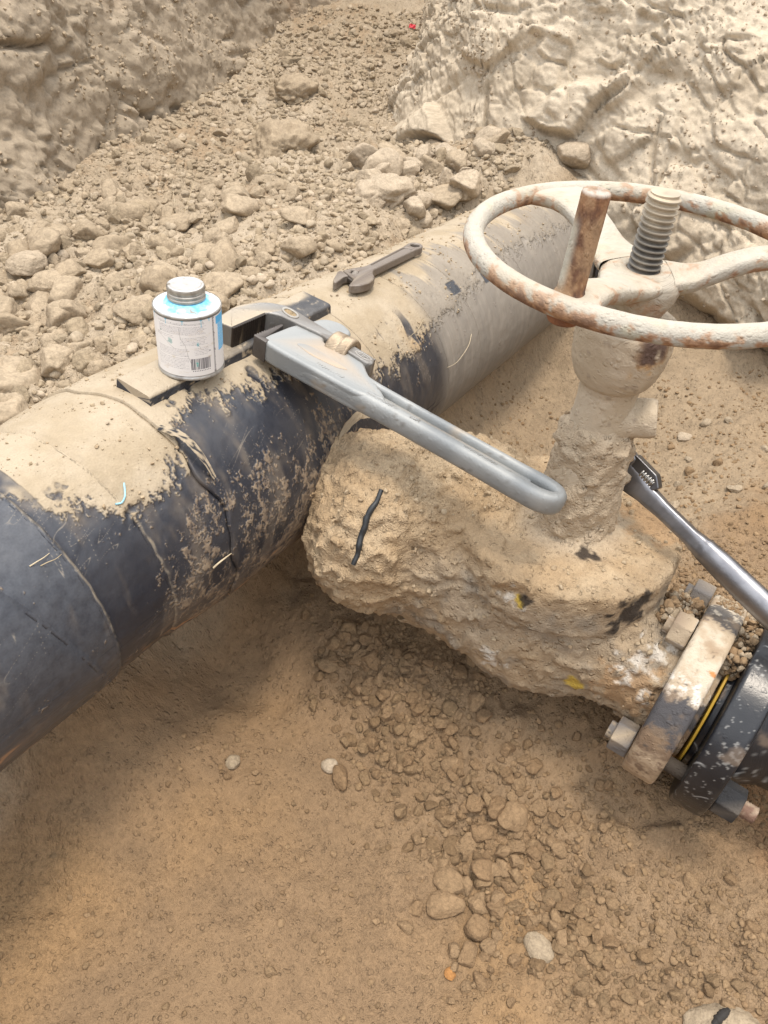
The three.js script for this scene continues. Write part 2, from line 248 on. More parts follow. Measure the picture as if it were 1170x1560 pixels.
// banks: a foot line (x, z), then up and outwards
function bankShift(x, y, z, kind) {
  const wx = x + 0.03 * noise(x * 9, y * 9, z * 9), wy = y + 0.03 * noise(x * 9 + 5, y * 9, z * 9), wz = z + 0.03 * noise(x * 9, y * 9 + 7, z * 9);
  let d = 0.085 * fbm(x * 2.1, y * 2.1, z * 2.1, 3) + 0.012 * fbm(x * 8, y * 8, z * 8, 4, 0.62);
  const g1 = smooth(-0.2, 0.15, fbm(x * 2.7 + 4, y * 2.7, z * 2.7, 2)), g2 = smooth(-0.1, 0.2, fbm(x * 4 + 14, y * 4, z * 4, 2));
  const p1 = plates(wx, wy * 1.25, wz, 0.15), p2 = plates(wx + 3, wy * 1.2, wz, 0.055), p3 = plates(wx + 1, wy, wz + 2, 0.021), k = kind === 'right' ? 1 : 0.6;
  const lg = smooth(0.02, 0.24, fbm(x * 3.1 + 8, y * 3.1, z * 3.1 + 2, 2)), sh = 1 - smooth(0.0, 0.22, p1[1]) * 0.0; d += k * lg * 0.04 * smooth(0.25, 0.75, p1[0]) * sh * smooth(0.0, 0.12, p1[1]) + k * g1 * (0.017 * p2[0] * smooth(0.0, 0.13, p2[1])) + (0.35 + 0.65 * g2) * (0.0085 * p3[0] * smooth(0, 0.2, p3[1])) + 0.004 * Math.abs(fbm(x * 16 + 3, y * 16, z * 16, 4)) + 0.003 * g2 * ridge(x * 42, y * 42, z * 42, 2); const pc = plates(wx + 9, wy * 0.8, wz, 0.23); d -= 0.011 * smooth(0.035, 0.0, pc[1]) * smooth(0.05, 0.25, noise(x * 4.5, y * 4.5 + 2, z * 4.5));
  d += 0.008 * fbm(x * 38, y * 38, z * 38, 4, 0.68) + 0.0034 * Math.max(0, noise(x * 105, y * 105, z * 105)) + 0.0012 * noise(x * 230, y * 230, z * 230);
  if (kind === 'right') {
    d -= 0.1 * smooth(0.05, 0.0, Math.abs(y - 0.13 - 0.05 * noise(x * 6, 1, z * 6)) - 0.02) * smooth(0.43, 0.55, x);  // washed-out gap at the foot
    d += 0.035 * smooth(0.12, 0.3, y) * smooth(0.36, 0.5, x) * smooth(0.62, 0.4, y);
  }
  if (kind === 'back') d += 0.007 * ridge(x * 9, y * 2.2, z * 9, 3) + 0.02 * smooth(0.2, -0.2, noise(x * 1.7, y * 2.2 + 5, z * 1.7));
  return d;
}
function bank(name, foot, y0, y1, lean, step, kind, color, label) {
  const c = new THREE.CatmullRomCurve3(foot.map((p) => V3(p[0], 0, p[1])), false, 'centripetal'), L = c.getLength(), nu = Math.round(L / step), nv = Math.round((y1 - y0) / step);
  const fr = [...Array(nu + 1)].map((_, i) => { const p = c.getPointAt(i / nu), t = c.getTangentAt(i / nu); return [p, V3(t.z, 0, -t.x)]; });
  const lf = typeof lean === 'function' ? lean : () => lean;
  const g = sheet(nu, nv, (u, v, i) => {
    const [p, o] = fr[i], y = mix(y0, y1, v), k = lf(u), ln = Math.hypot(1, k);
    const ox = p.x + o.x * k * (y - y0), oz = p.z + o.z * k * (y - y0), d = step > 0.02 ? 0.06 * fbm(ox * 3, y * 3, oz * 3, 3) : bankShift(ox, y, oz, kind);
    const x = ox - o.x * d / ln, z = oz - o.z * d / ln, yy = y + d * k / ln, cc = color(ox, y, oz);
    return [x, yy, z, cc[0], cc[1], cc[2], u * L, y * ln];
  });
  const N = g.attributes.normal, m = Math.floor(nv / 2) * (nu + 1) + Math.floor(nu / 2), o = fr[Math.floor(nu / 2)][1];
  if (N.getX(m) * o.x + N.getZ(m) * o.z > 0) { const id = g.index.array; for (let i = 0; i < id.length; i += 3) { const t = id[i]; id[i] = id[i + 1]; id[i + 1] = t; } g.computeVertexNormals(); }
  return top(name, g, step > 0.02 ? M.soil : M.bank, label, 'earth bank', { kind: 'structure' });
}
const bankTone = (a, b, c2) => (x, y, z) => { const n = fbm(x * 3, y * 3, z * 3, 3), m = fbm(x * 14, y * 14, z * 14, 3); let c = mix3(a, b, smooth(-0.25, 0.35, n + 0.4 * m)); c = mix3(c, c2, smooth(0.15, 0.5, fbm(x * 2.2 + 5, y * 2.2, z * 2.2, 3) + 0.25 * m) * 0.6); const k = 1 + 0.1 * m; return [c[0] * k, c[1] * k, c[2] * k]; };
const RIM = 1.1;
const rightFoot = [[-0.2, -2.9], [-0.2, -2.4], [-0.185, -2.0], [-0.12, -1.68], [0.06, -1.45], [0.31, -1.37], [0.49, -1.25], [0.61, -1.13], [0.71, -0.94], [0.85, -0.7]];
const backFoot = [[-1.3, -0.7], [-0.95, -0.9], [-0.66, -1.14], [-0.5, -1.42], [-0.33, -1.86], [-0.12, -2.3], [0.2, -2.55]];
bank('pit_wall', rightFoot, -0.05, RIM, (u) => mix(0.52, 0.42, smooth(0.3, 0.5, u)), 0.0036, 'right', bankTone([0.5, 0.425, 0.325], [0.58, 0.505, 0.4], [0.46, 0.385, 0.285]), 'pale steep earth bank with flaky ledges behind the handwheel');
bank('pit_wall', backFoot, 0.1, RIM, 0.16, 0.0058, 'back', bankTone([0.355, 0.295, 0.222], [0.43, 0.36, 0.275], [0.4, 0.265, 0.16]), 'grey brown cut earth wall at the back left above the earth heap');
bank('pit_wall', [[0.85, -0.7], [1.2, -0.1], [1.5, 0.7], [1.2, 1.6], [0.2, 2.0], [-1.0, 1.8], [-1.8, 0.9], [-1.75, -0.1], [-1.3, -0.75]], -0.05, RIM, 0.4, 0.05, 'rest', bankTone([0.42, 0.34, 0.25], [0.48, 0.4, 0.3], [0.4, 0.31, 0.2]), 'earth wall of the pit behind the viewer');
{ // the rest of the pit floor, coarse, and the land around the pit out to the horizon
  const g = sheet(90, 110, (u, v) => { const x = mix(-2.4, 2.0, u), z = mix(-3.2, 2.4, v), inFine = x > -0.9 && x < 0.55 && z > -2.7 && z < 0.3; const h = (inFine ? baseH(x, z) - 0.06 : baseH(x, z) - 0.012) + 0.02 * fbm(x * 3, 1, z * 3, 3), c = groundColor(x, z, h); return [x, h, z, c[0], c[1], c[2], x, z]; }, { flip: true });
  top('subsoil', g, M.soil, 'bare earth continuing below and around the dug pit', 'earth', { kind: 'structure' });
  const rim = []; const loop = new THREE.CatmullRomCurve3([[-0.02, -3.1], [0.5, -2.4], [0.75, -1.85], [1.1, -1.4], [1.35, -0.8], [1.6, -0.1], [1.9, 0.8], [1.5, 2.0], [0.2, 2.4], [-1.2, 2.2], [-2.2, 1.1], [-2.15, -0.2], [-1.5, -0.9], [-1.15, -1.25], [-0.9, -1.5], [-0.66, -1.92], [-0.36, -2.42]].map((p) => V3(p[0], 0, p[1])), true, 'centripetal');
  const rr = [0.9, 0.96, 1.03, 1.12, 1.3, 1.7, 2.6, 4.5, 9, 20, 60, 300];
  const gg = sheet(160, rr.length - 1, (u, v, i, j) => { const p = loop.getPointAt(u % 1), k = rr[j], x = p.x * k, z = (p.z + 0.4) * k - 0.4, h = RIM - (j === 0 ? 0.02 : 0) + (j && j < 9 ? 0.05 * fbm(x * 1.3, 2, z * 1.3, 4) : 0), c = [0.42 + 0.04 * noise(x, 1, z), 0.345 + 0.03 * noise(x, 1, z), 0.25]; return [x, h, z, c[0], c[1], c[2], x, z]; }, {});
  top('ground', gg, M.soil, 'level bare earth around the pit reaching to the horizon', 'ground', { kind: 'structure' });
}

// ---------------------------------------------------------------- clods and crumbs
function clodGeo(seed, det, sharp = 1, flat = 0.8, rough = 0.06) {
  const r = rng(seed), g = mergeVertices((() => { const q = new THREE.IcosahedronGeometry(1, det); q.deleteAttribute('normal'); q.deleteAttribute('uv'); return q; })(), 1e-5), p = g.attributes.position;
  const pl = [...Array(Math.round(9 + 7 * r()))].map(() => { const a = r() * 6.283, u = r() * 2 - 1, s = Math.sqrt(1 - u * u); return [s * Math.cos(a), u, s * Math.sin(a), 0.6 + 0.42 * r()]; });
  const sx = 0.85 + 0.45 * r(), sz = 0.8 + 0.3 * r(), sy = flat * (0.8 + 0.3 * r()), o = r() * 50;
  for (let i = 0; i < p.count; i++) {
    const x = p.getX(i), y = p.getY(i), z = p.getZ(i); let m = 1.15;
    for (const q of pl) { const dt = x * q[0] + y * q[1] + z * q[2]; if (dt > 0.05) { const t = q[3] / dt, k = 0.02, hh = clamp(0.5 + 0.5 * (m - t) / k); m = mix(m, t, hh) - k * hh * (1 - hh); } }
    m = mix(1, m, sharp) + rough * fbm(x * 2.2 + o, y * 2.2, z * 2.2, 3) + rough * 0.75 * fbm(x * 6 + o, y * 6, z * 6, 2) + rough * 0.5 * (ridge(x * 3.5 + o, y * 3.5, z * 3.5, 2) - 0.6);
    p.setXYZ(i, x * m * sx, y * m * sy, z * m * sz);
  }
  g.computeVertexNormals(); return g;
}
const uvClod = (g, s) => { const q = boxUV(g), u = q.attributes.uv; for (let i = 0; i < u.count; i++) u.setXY(i, u.getX(i) * s, u.getY(i) * s); return q; };
const CLODS = [...Array(14)].map((_, i) => uvClod(clodGeo(100 + i, 9, 1, 0.85, 0.085), 0.016));
const CRUMBS = [...Array(5)].map((_, i) => uvClod(clodGeo(300 + i, 3, 1.05, 0.8, 0.1), 0.004));
const [crumbSand, crumbSand2] = [[0.42, 0.335, 0.23], [0.38, 0.29, 0.19]].map((c) => new THREE.MeshStandardMaterial({ color: new THREE.Color(...c), map: soilMap, roughness: 1 }));
const tmpQ = new THREE.Quaternion(), tmpE = new THREE.Euler();
function clodMatrix(r, x, z, size, sink, hfn = groundH) {
  tmpE.set((r() - 0.5) * 1.2, r() * 6.283, (r() - 0.5) * 1.2); tmpQ.setFromEuler(tmpE);
  return new THREE.Matrix4().compose(V3(x, hfn(x, z) + size * (0.62 - sink), z), tmpQ, V3(size, size * (0.8 + 0.4 * r()), size));
}
function addClod(parent, r, x, z, size, mats, sink = 0.55) { const m = part('clod', CLODS[Math.floor(r() * CLODS.length)], clodM[mats[Math.floor(r() * mats.length)]], parent); clodMatrix(r, x, z, size, sink).decompose(m.position, m.quaternion, m.scale); return m; }
function crumbs(parent, name, n, seed, pick, mats, GEO = CRUMBS) {
  const r = rng(seed); const per = GEO.map(() => []);
  for (let k = 0; k < n; k++) { const q = pick(r); if (q) per[Math.floor(r() * GEO.length)].push([clodMatrix(r, q[0], q[1], q[2], 0.25 + 0.5 * r()), r()]); }
  per.forEach((list, i) => { if (!list.length) return; const im = shadow(new THREE.InstancedMesh(GEO[i], mats[i % mats.length], list.length)), c = new THREE.Color(); list.forEach((q, k) => { im.setMatrixAt(k, q[0]); const t = 0.75 + 0.38 * q[1]; im.setColorAt(k, c.setRGB(Math.min(1, t), Math.min(1, t), Math.min(1, t * 0.98))); }); im.name = name; im.userData.kind = 'stuff'; parent.add(im); });
}
const inView = (x, z, m = 20) => { const q = V3(x, groundH(x, z), z).sub(CAMP), d = -q.z * CP - q.y * SP, px = 585 + FL * q.x / d, py = 780 - FL * (q.y * CP - q.z * SP) / d; return d > 0.1 && px > -m && px < 1170 + m && py > -m && py < 1560 + m; };
{
  const r = rng(9);
  let n = 0;                                                  // foreground, the rough right half
  while (n < 130) { const x = mix(-0.25, 0.62, r()), z = mix(-0.85, -0.2, r()); if (sideOf(x, z) < 0.16 || roughAt(x, z) * (0.35 + 0.65 * smooth(-0.1, 0.3, noise(x * 6, 7, z * 6))) < r() || !inView(x, z)) continue; const far = smooth(-0.6, -0.8, z); addClod(pitFloor, r, x, z, (0.0035 + 0.0095 * Math.pow(r(), 3.2)) * (1 - 0.3 * far) * mix(1, 0.6, smooth(0.15, 0.3, x)), [3, 4, 5, 5, 4], 0.55); n++; }
  n = 0;                                                      // heaps of clods between valve and viewer
  for (const [px, pz, sd, k, s] of [[0.12, -0.43, 0.05, 44, 0.012], [0.16, -0.36, 0.05, 28, 0.011], [0.05, -0.53, 0.05, 36, 0.011], [-0.02, -0.6, 0.035, 26, 0.01], [0.1, -0.3, 0.03, 14, 0.011], [0.2, -0.44, 0.05, 20, 0.009], [0.33, -0.28, 0.05, 14, 0.006], [-0.05, -0.62, 0.05, 24, 0.008], [0.06, -0.56, 0.06, 24, 0.008]])
    for (let i = 0; i < k; i++) { const x = px + sd * (r() + r() - 1) * 1.6, z = pz + sd * (r() + r() - 1) * 1.6; addClod(pitFloor, r, x, z, s * (0.4 + 0.9 * r() * r()), [3, 4, 5, 4], 0.45); }
  for (let i = 0; i < 12; i++) { const x = mix(-0.4, -0.05, r()), z = mix(-0.62, -0.22, r()); if (sideOf(x, z) > 0.1 && inView(x, z)) addClod(pitFloor, r, x, z, 0.003 + 0.005 * r() * r(), [3, 4, 4], 0.5); }
  for (let i = 0; i < 30; i++) { const x = mix(0.3, 0.62, r()), z = mix(-1.08, -0.8, r()); if (inView(x, z)) addClod(pitFloor, r, x, z, 0.004 + 0.009 * r() * r(), [1, 3, 0], 0.5); }
  crumbs(pitFloor, 'loose_crumbs', 150000, 21, (q) => { const x = mix(-0.6, 0.8, q()), z = mix(-1.2, -0.12, q()); if (sideOf(x, z) < 0.06 || !inView(x, z)) return null; const ro = roughAt(x, z), den = mix(0.1, 1, ro) * mix(1, 0.22, smooth(-0.72, -0.86, z)) * (0.3 + 0.7 * smooth(-0.3, 0.3, noise(x * 9, 3, z * 9))); return q() < den ? [x, z, 0.0005 + 0.0034 * Math.pow(q(), 4.6)] : null; }, [clodM[4], clodM[5], clodM[3], clodM[4], clodM[5]]);
  crumbs(pitFloor, 'small_clods', 560, 24, (q) => { const t = q(), w = (q() + q() + q() - 1.5) * 0.13, x = mix(-0.12, 0.24, t) + w, z = mix(-0.68, -0.26, t) + 0.6 * w + 0.1 * (q() - 0.5); return sideOf(x, z) > 0.13 && inView(x, z) ? [x, z, 0.0026 + 0.0065 * Math.pow(q(), 2.6)] : null; }, [clodM[3], clodM[4], clodM[5]], CLODS);
  crumbs(heap, 'small_clods', 1500, 25, (q) => { const x = mix(-0.95, 0.25, q()), z = mix(-2.2, -0.6, q()); if (sideOf(x, z) > -0.06 || !inView(x, z) || q() > 0.3 + 0.7 * smooth(-1.6, -1.1, z)) return null; return [x, z, 0.0045 + 0.012 * Math.pow(q(), 2.2)]; }, [clodM[0], clodM[1]], CLODS);
  // heap behind the pipe
  n = 0;
  while (n < 215) {
    const x = mix(-0.95, 0.2, r()), z = mix(-2.2, -0.62, r()); if (sideOf(x, z) > -0.07 || !inView(x, z)) continue;
    const low = smooth(-1.55, -1.1, z) * smooth(-0.05, -0.3, x), den = 0.12 + 0.88 * low; if (r() > den) continue;
    addClod(heap, r, x, z, mix(0.007, 0.0095, low) + mix(0.013, 0.024, low) * Math.pow(r(), 2.4), [0, 1, 1, 0], 0.62); n++;
  }
  for (let i = 0; i < 80; i++) { const t = r(), x = mix(-0.05, 0.27, t) + 0.06 * (r() - 0.5), z = mix(-1.42, -1.42, t) + 0.2 * (r() - 0.5); if (sideOf(x, z) < -0.1) addClod(heap, r, x, z, 0.008 + 0.024 * Math.pow(r(), 1.8), [0, 2, 2], 0.38); }
  crumbs(heap, 'loose_crumbs', 80000, 22, (q) => { const x = mix(-1.0, 0.35, q()), z = mix(-2.3, -0.5, q()); if (sideOf(x, z) > -0.05 || !inView(x, z)) return null; return q() < 0.4 + 0.6 * smooth(-0.2, 0.3, noise(x * 6, 3, z * 6)) ? [x, z, 0.0012 + 0.007 * Math.pow(q(), 4.2)] : null; }, [clodM[0], clodM[1], clodM[2], clodM[1], clodM[0]]);
}

// ---------------------------------------------------------------- the coated pipe
const PR = 0.118, D2R = Math.PI / 180;
function pipePt(s, th, r) { const a = th * D2R; return A0.clone().addScaledVector(PD, s).addScaledVector(PU, r * Math.cos(a)).addScaledVector(PN, r * Math.sin(a)); }
function pipeOut(th) { const a = th * D2R; return PU.clone().multiplyScalar(Math.cos(a)).addScaledVector(PN, Math.sin(a)); }
function pipeR(s, th) {                                        // radius over the wrapping, with its steps
  const k = 0.00018 * (th - 60), q = s - k;
  if (s - 0.0008 * (th - 60) < -0.555) return 0.1203;
  if (q < -0.507) return 0.1192; if (q < -0.442) return 0.1178;
  if (q < -0.372 + 0.012 * noise(th * 0.05, 3, 1)) return mix(0.1205, 0.1255, smooth(-0.442, -0.38, q));
  if (q < -0.092) return 0.1275 + 0.001 * noise(s * 12, th * 0.03, 2);
  if (q < 0.045) return 0.1250 - 0.003 * smooth(-0.02, 0.045, q);
  if (q < 0.14) return 0.1195; if (q < 0.31) return 0.1187; return 0.118;
}
const DB = [[-2.5, 12], [-0.53, 12], [-0.512, 22], [-0.505, 30], [-0.494, 38], [-0.466, 40], [-0.456, 48], [-0.442, 50], [-0.41, 49], [-0.376, 44], [-0.366, 31], [-0.349, 26], [-0.306, 29], [-0.271, 34], [-0.23, 33], [-0.191, 40], [-0.166, 52], [-0.119, 56], [-0.067, 58], [-0.006, 57], [0.035, 52], [0.1, 50], [0.142, 46], [0.2, 40], [0.3, 38], [0.6, 44], [1, 46]];
function dustEdge(s) { for (let i = 1; i < DB.length; i++) if (s < DB[i][0]) return mix(DB[i - 1][1], DB[i][1], (s - DB[i - 1][0]) / (DB[i][0] - DB[i - 1][0])); return 46; }
function dustMask(s, th) {
  const a = th * D2R * 0.122, e = th - dustEdge(s) + 9 * fbm(s * 24, a * 24, 1, 3) + 6 * noise(s * 130 + a * 20, a * 30, 4) + 7 * noise(s * 240, a * 150, 9) + 5 * noise(s * 520, a * 420, 3);
  let m = 1 - smooth(-2.5, 2.5, e);
  if (s < -0.5) m *= smooth(0.15, -0.25, fbm(s * 30, a * 30, 5, 3));
  const hole = smooth(0.30, 0.38, fbm(s * 42, a * 42, 17, 3)) * smooth(-22, -4, e); m *= 1 - hole;
  if (s > -0.06 && s < 0.0) m *= 1 - smooth(0.1, 0.3, noise(s * 70, a * 26, 8)) * smooth(30, 45, th);
  return m;
}
function pipeLook(s, th) {                                     // [r, g, b, roughness, height]
  const a = th * D2R * 0.122, dm = dustMask(s, th);
  const n1 = fbm(s * 20, a * 20, 2, 4), n2 = fbm(s * 130, a * 130, 6, 3), fine = noise(s * 600, a * 600, 2);
  let c = mix3([0.02, 0.023, 0.033], [0.03, 0.032, 0.041], smooth(-0.3, 0.4, n1)), ro = 0.38 + 0.12 * n1, h = 0.3 + 0.05 * n2;
  const filmSheen = clamp(0.12 + 0.09 * n1 + 0.12 * n2 + 0.07 * fine); c = mix3(c, mix3([0.2, 0.185, 0.17], [0.17, 0.185, 0.21], smooth(-0.45, -0.52, s)), filmSheen * 0.26 + 0.2 * smooth(-0.505, -0.511, s - 0.00018 * (th - 60)) * clamp(0.8 + 0.25 * n1 + 0.6 * n2 + 0.3 * fine)); ro += filmSheen * 0.25;  // dust film, plus the bluish sky sheen of the left end painted in
  // dried mud sprayed over the wrapping, in flecks
  let den = 0.26 + 0.62 * smooth(-0.47, -0.4, s) * smooth(-0.12, -0.22, s) * smooth(42, 70, th) + 0.25 * smooth(90, 130, th) + 0.3 * smooth(-0.24, -0.17, s) * smooth(0.0, -0.08, s) * smooth(58, 80, th) + 0.15 * smooth(0.0, 0.35, fbm(s * 9, a * 9, 3, 2));
  if (s < -0.51) den -= 0.08;
  const fl = 0.55 * fbm(s * 300, a * 210, 12, 3, 0.7) + 0.5 * fbm(s * 95, a * 65, 15, 3), cl = fbm(s * 26 + 4, a * 26, 3, 3), w = smooth(0.46 - den * 0.52, 0.62 - den * 0.52, fl + 0.45 * cl);
  const mud = mix3([0.3, 0.225, 0.15], [0.4, 0.32, 0.225], smooth(-0.3, 0.3, n2)); const br = smooth(-0.24, -0.14, s) * smooth(0.05, -0.05, s) * smooth(70, 85, th);
  c = mix3(c, mix3(mud, [0.15, 0.092, 0.055], clamp(br * 0.75 + 0.35)), w * 0.8 * clamp(0.8 + 1.2 * n2));
  { const sm = smooth(0.0, 0.5, fbm(s * 40 + 7, a * 15, 33, 4) + den * 0.5 - 0.28 + 0.3 * smooth(22, 0, th - dustEdge(s))); c = mix3(c, mud, sm * 0.22); ro = mix(ro, 0.85, sm * 0.6); } ro = mix(ro, 0.95, w); h += 0.22 * w;
  for (const e of [-0.507, -0.442, -0.09, 0.046]) { const q = s - 0.00018 * (th - 60) - e, lw = smooth(0.0015, 0.0004, Math.abs(q + 0.001 + 0.0012 * noise(a * 90, 1, e * 9))) * clamp(0.55 + 0.7 * noise(a * 25, e * 50, 2) + 0.5 * noise(a * 180, s * 160, 5)); c = mix3(c, [0.43, 0.36, 0.26], lw * 0.5); ro = mix(ro, 0.95, lw); }
  // scuffs and scratches
  const wv = 0.9 * noise(s * 14, a * 14, 20), sc = Math.max(1 - Math.abs(noise(s * 60 + a * 12, a * 3, 21)) * 90, 1 - Math.abs(noise(s * 16, a * 80 + s * 40, 25)) * 110), gate = smooth(0.1, 0.3, noise(s * 23, a * 23, 31));
  const sv = clamp(sc) * gate * 0.5; c = mix3(c, [0.36, 0.31, 0.24], sv); ro = mix(ro, 0.85, sv);
  if (th > 95) { const st = smooth(0.05, 0.35, noise(s * 14, a * 190, 40) + 0.5 * noise(s * 60, a * 400, 41)); c = mix3(c, [0.17, 0.13, 0.1], st * 0.8 * smooth(95, 118, th)); ro = mix(ro, 0.9, st * 0.6); const os = smooth(0.28, 0.4, fbm(s * 16, a * 40, 44, 3)) * smooth(100, 112, th); c = mix3(c, [0.42, 0.24, 0.13], os * 0.8); }
  // far wraps: a grey skin of dried dust, brushed along the turns
  const fg = smooth(0.02, 0.06, s + 0.004 * noise(a * 30, 1, 2));
  if (fg > 0) { const st = noise(s * 110, a * 14, 50) * 0.5 + noise(s * 420, a * 30, 51) * 0.5, t = clamp(0.66 + 0.28 * st + 0.3 * n1 - 0.25 * smooth(85, 120, th)); c = mix3(c, mix3([0.14, 0.127, 0.113], [0.29, 0.257, 0.215], t), fg * 0.88); ro = mix(ro, 0.78, fg); const ed = smooth(0.10, 0.02, Math.abs(noise(s * 20, a * 2.2, 53))) * 0.1; c = mix3(c, [0.42, 0.37, 0.31], ed * fg); }
  const dk = Math.max(smooth(0.014, 0.010, Math.abs(s - 0.128 + 0.004 * n2)) * smooth(5, 4, Math.abs(th - 39)), smooth(0.012, 0.009, Math.abs(s - 0.216 + 0.004 * n2)) * smooth(5, 4, Math.abs(th - 43)));
  // the dust lying on top
  const dc = mix3(mix3([0.325, 0.262, 0.18], [0.375, 0.312, 0.228], smooth(-0.3, 0.3, n1)), [0.36, 0.245, 0.125], smooth(0.22, 0.5, fbm(s * 13 + 3, a * 13, 60, 3)) * smooth(5, 25, th) * 0.75), gr = 1 + 0.1 * n2 + 0.09 * fine, dmm = dm * (1 - dk);
  const thin = fg * smooth(0.0, 0.5, noise(s * 40, a * 12, 61) + noise(s * 160, a * 30, 62) * 0.5 + (th - dustEdge(s) + 38) / 30);
  c = mix3(c, [dc[0] * gr, dc[1] * gr, dc[2] * gr], dmm * (1 - 0.8 * clamp(thin))); if (dk > 0) c = mix3(c, [0.05, 0.055, 0.066], dk); ro = mix(ro, 1, dmm); h += dmm * (0.34 + 0.1 * n2 + 0.06 * fine);
  return [c[0], c[1], c[2], ro, h];
}
const TW = 2048, TH = 1024, S0 = -0.72, SL = 1.6, T0 = -100, TL = 270, pipeC = new Float32Array(TW * TH * 5);
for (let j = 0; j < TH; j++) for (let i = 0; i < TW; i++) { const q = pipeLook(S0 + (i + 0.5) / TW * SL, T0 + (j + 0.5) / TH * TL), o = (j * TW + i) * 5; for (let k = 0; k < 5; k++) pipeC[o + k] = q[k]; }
const PX = (i, j) => (j * TW + i) * 5;
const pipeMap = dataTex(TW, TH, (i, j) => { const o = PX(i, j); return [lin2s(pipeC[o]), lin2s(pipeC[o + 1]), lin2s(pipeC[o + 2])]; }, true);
const pipeRough = dataTex(TW, TH, (i, j) => { const v = pipeC[PX(i, j) + 3]; return [v, v, v]; });
const pipeBump = dataTex(TW, TH, (i, j) => { const v = pipeC[PX(i, j) + 4]; return [v, v, v]; });
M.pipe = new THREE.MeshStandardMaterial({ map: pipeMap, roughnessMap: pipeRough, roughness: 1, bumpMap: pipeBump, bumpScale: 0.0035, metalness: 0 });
const pipe = thing('coated_pipe', 'large black tape wrapped pipe crossing the pit, dusted with earth on top', 'pipe');
function wrap(s0, s1, edge, name = 'tape_wrap') {              // one length of wrapping; its end edges turn down to the layer below
  const ds = s1 - s0 > 1 ? 0.012 : 0.003, ns = Math.max(3, Math.round((s1 - s0) / ds)), nt = 250;
  const g = sheet(nt, ns + 2, (u, v, i, j) => {
    const th = T0 + u * 360, jj = clamp(j - 1, 0, ns), sk = edge(th), s = mix(s0 + sk[0], s1 + sk[1], jj / ns), vis = th < T0 + TL ? 1 : 0;
    const sm = clamp(mix(s0, s1, jj / ns), s0 + 1e-4, s1 - 1e-4) + 0.00018 * (th - 60); let r = pipeR(s1 - s0 < 0.03 ? (s0 + s1) / 2 : clamp(s, s0 + sk[0] + 0.004, s1 + sk[1] - 0.004), th);
    const a = th * D2R * 0.122; r += 0.0005 * noise(s * 40, a * 40, 3); if (vis && s < 0.9 && s > -0.7) r += 0.0022 * dustMask(s, th) + 0.0007 * fbm(s * 90, a * 90, 2, 2);
    if (j === 0 || j === ns + 2) r -= 0.0065;
    const p = pipePt(s, th, r); return [p.x, p.y, p.z, 1, 1, 1, (s - S0) / SL, Math.min((th - T0) / TL, 1.0 + (th - T0 - TL) / TL * 0.2)];
  }, { closeU: true });
  const N = g.attributes.normal, k = (nt + 1) * 2 + 30, o = pipeOut(T0 + 30 / nt * 360); if (N.getX(k) * o.x + N.getY(k) * o.y + N.getZ(k) * o.z < 0) { const id = g.index.array; for (let q = 0; q < id.length; q += 3) { const t = id[q]; id[q] = id[q + 1]; id[q + 1] = t; } for (let q = 0; q < N.count; q++) N.setXYZ(q, -N.getX(q), -N.getY(q), -N.getZ(q)); }
  return part(name, g, M.pipe, pipe);
}
const sl1 = (th) => 0.00018 * (clamp(th, -60, 180) - 60), sl2 = (th) => 0.0008 * (clamp(th, -20, 140) - 60), wob = (th) => sl1(th) + 0.012 * noise(th * 0.05, 3, 1);
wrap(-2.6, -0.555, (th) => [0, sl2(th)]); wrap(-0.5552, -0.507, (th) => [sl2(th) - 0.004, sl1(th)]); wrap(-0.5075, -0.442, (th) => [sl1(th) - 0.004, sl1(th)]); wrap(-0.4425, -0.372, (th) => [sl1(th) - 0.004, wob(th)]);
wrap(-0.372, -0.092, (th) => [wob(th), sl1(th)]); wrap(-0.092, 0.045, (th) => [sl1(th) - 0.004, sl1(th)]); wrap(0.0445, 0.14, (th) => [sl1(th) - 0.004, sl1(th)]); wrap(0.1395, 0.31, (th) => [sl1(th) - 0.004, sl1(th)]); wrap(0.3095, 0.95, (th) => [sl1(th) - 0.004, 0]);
// torn shreds of wrapping: centre line of (s, angle, lift), a half width
const shredM = M.vc(0.9, 0, 0.001, {}), tapeDark = [0.03, 0.031, 0.036], dustC = [0.34, 0.28, 0.2];
function shred(pts, hw, col, name = 'tape_shred') {
  const n = 26, c = new THREE.CatmullRomCurve3(pts.map((p) => V3(p[0], p[1] / 400, p[2])));
  const g = sheet(8, n, (u, v) => { const q = c.getPoint(v), t = c.getTangent(v), s = q.x, th = q.y * 400, ds = t.x, da = t.y * 400 * D2R * 0.12, l = Math.hypot(ds, da) || 1, w = (u - 0.5) * 2 * hw * (0.35 + 0.65 * Math.sin(Math.PI * clamp(0.1 + 0.85 * v))) * (1 + 0.25 * noise(v * 9, u * 2, pts.length)); const s2 = s - da / l * w, th2 = th + ds / l * w / (D2R * 0.12), p = pipePt(s2, th2, pipeR(s2, th2) + 0.0026 + q.z + 0.0007 * noise(v * 12, u * 3, 5)); const k = 1 + 0.15 * noise(v * 20, u * 7, 3); const cc = typeof col === 'function' ? col(u, v) : col; return [p.x, p.y, p.z, cc[0] * k, cc[1] * k, cc[2] * k, s2, th2 * 0.002]; });
  return part(name, g, shredM, pipe);
}
shred([[-0.378, 28, 0.001], [-0.374, 33, 0.006], [-0.370, 39, 0.008], [-0.367, 46, 0.006], [-0.364, 56, 0.001]], 0.0042, (u, v) => mix3(dustC, tapeDark, smooth(0.1, 0.3, noise(v * 9, u * 3, 1) + 0.1)));
shred([[-0.206, 76, 0.001], [-0.19, 70, 0.004], [-0.170, 67, 0.011], [-0.15, 70, 0.014], [-0.134, 76, 0.010]], 0.0042, dustC);
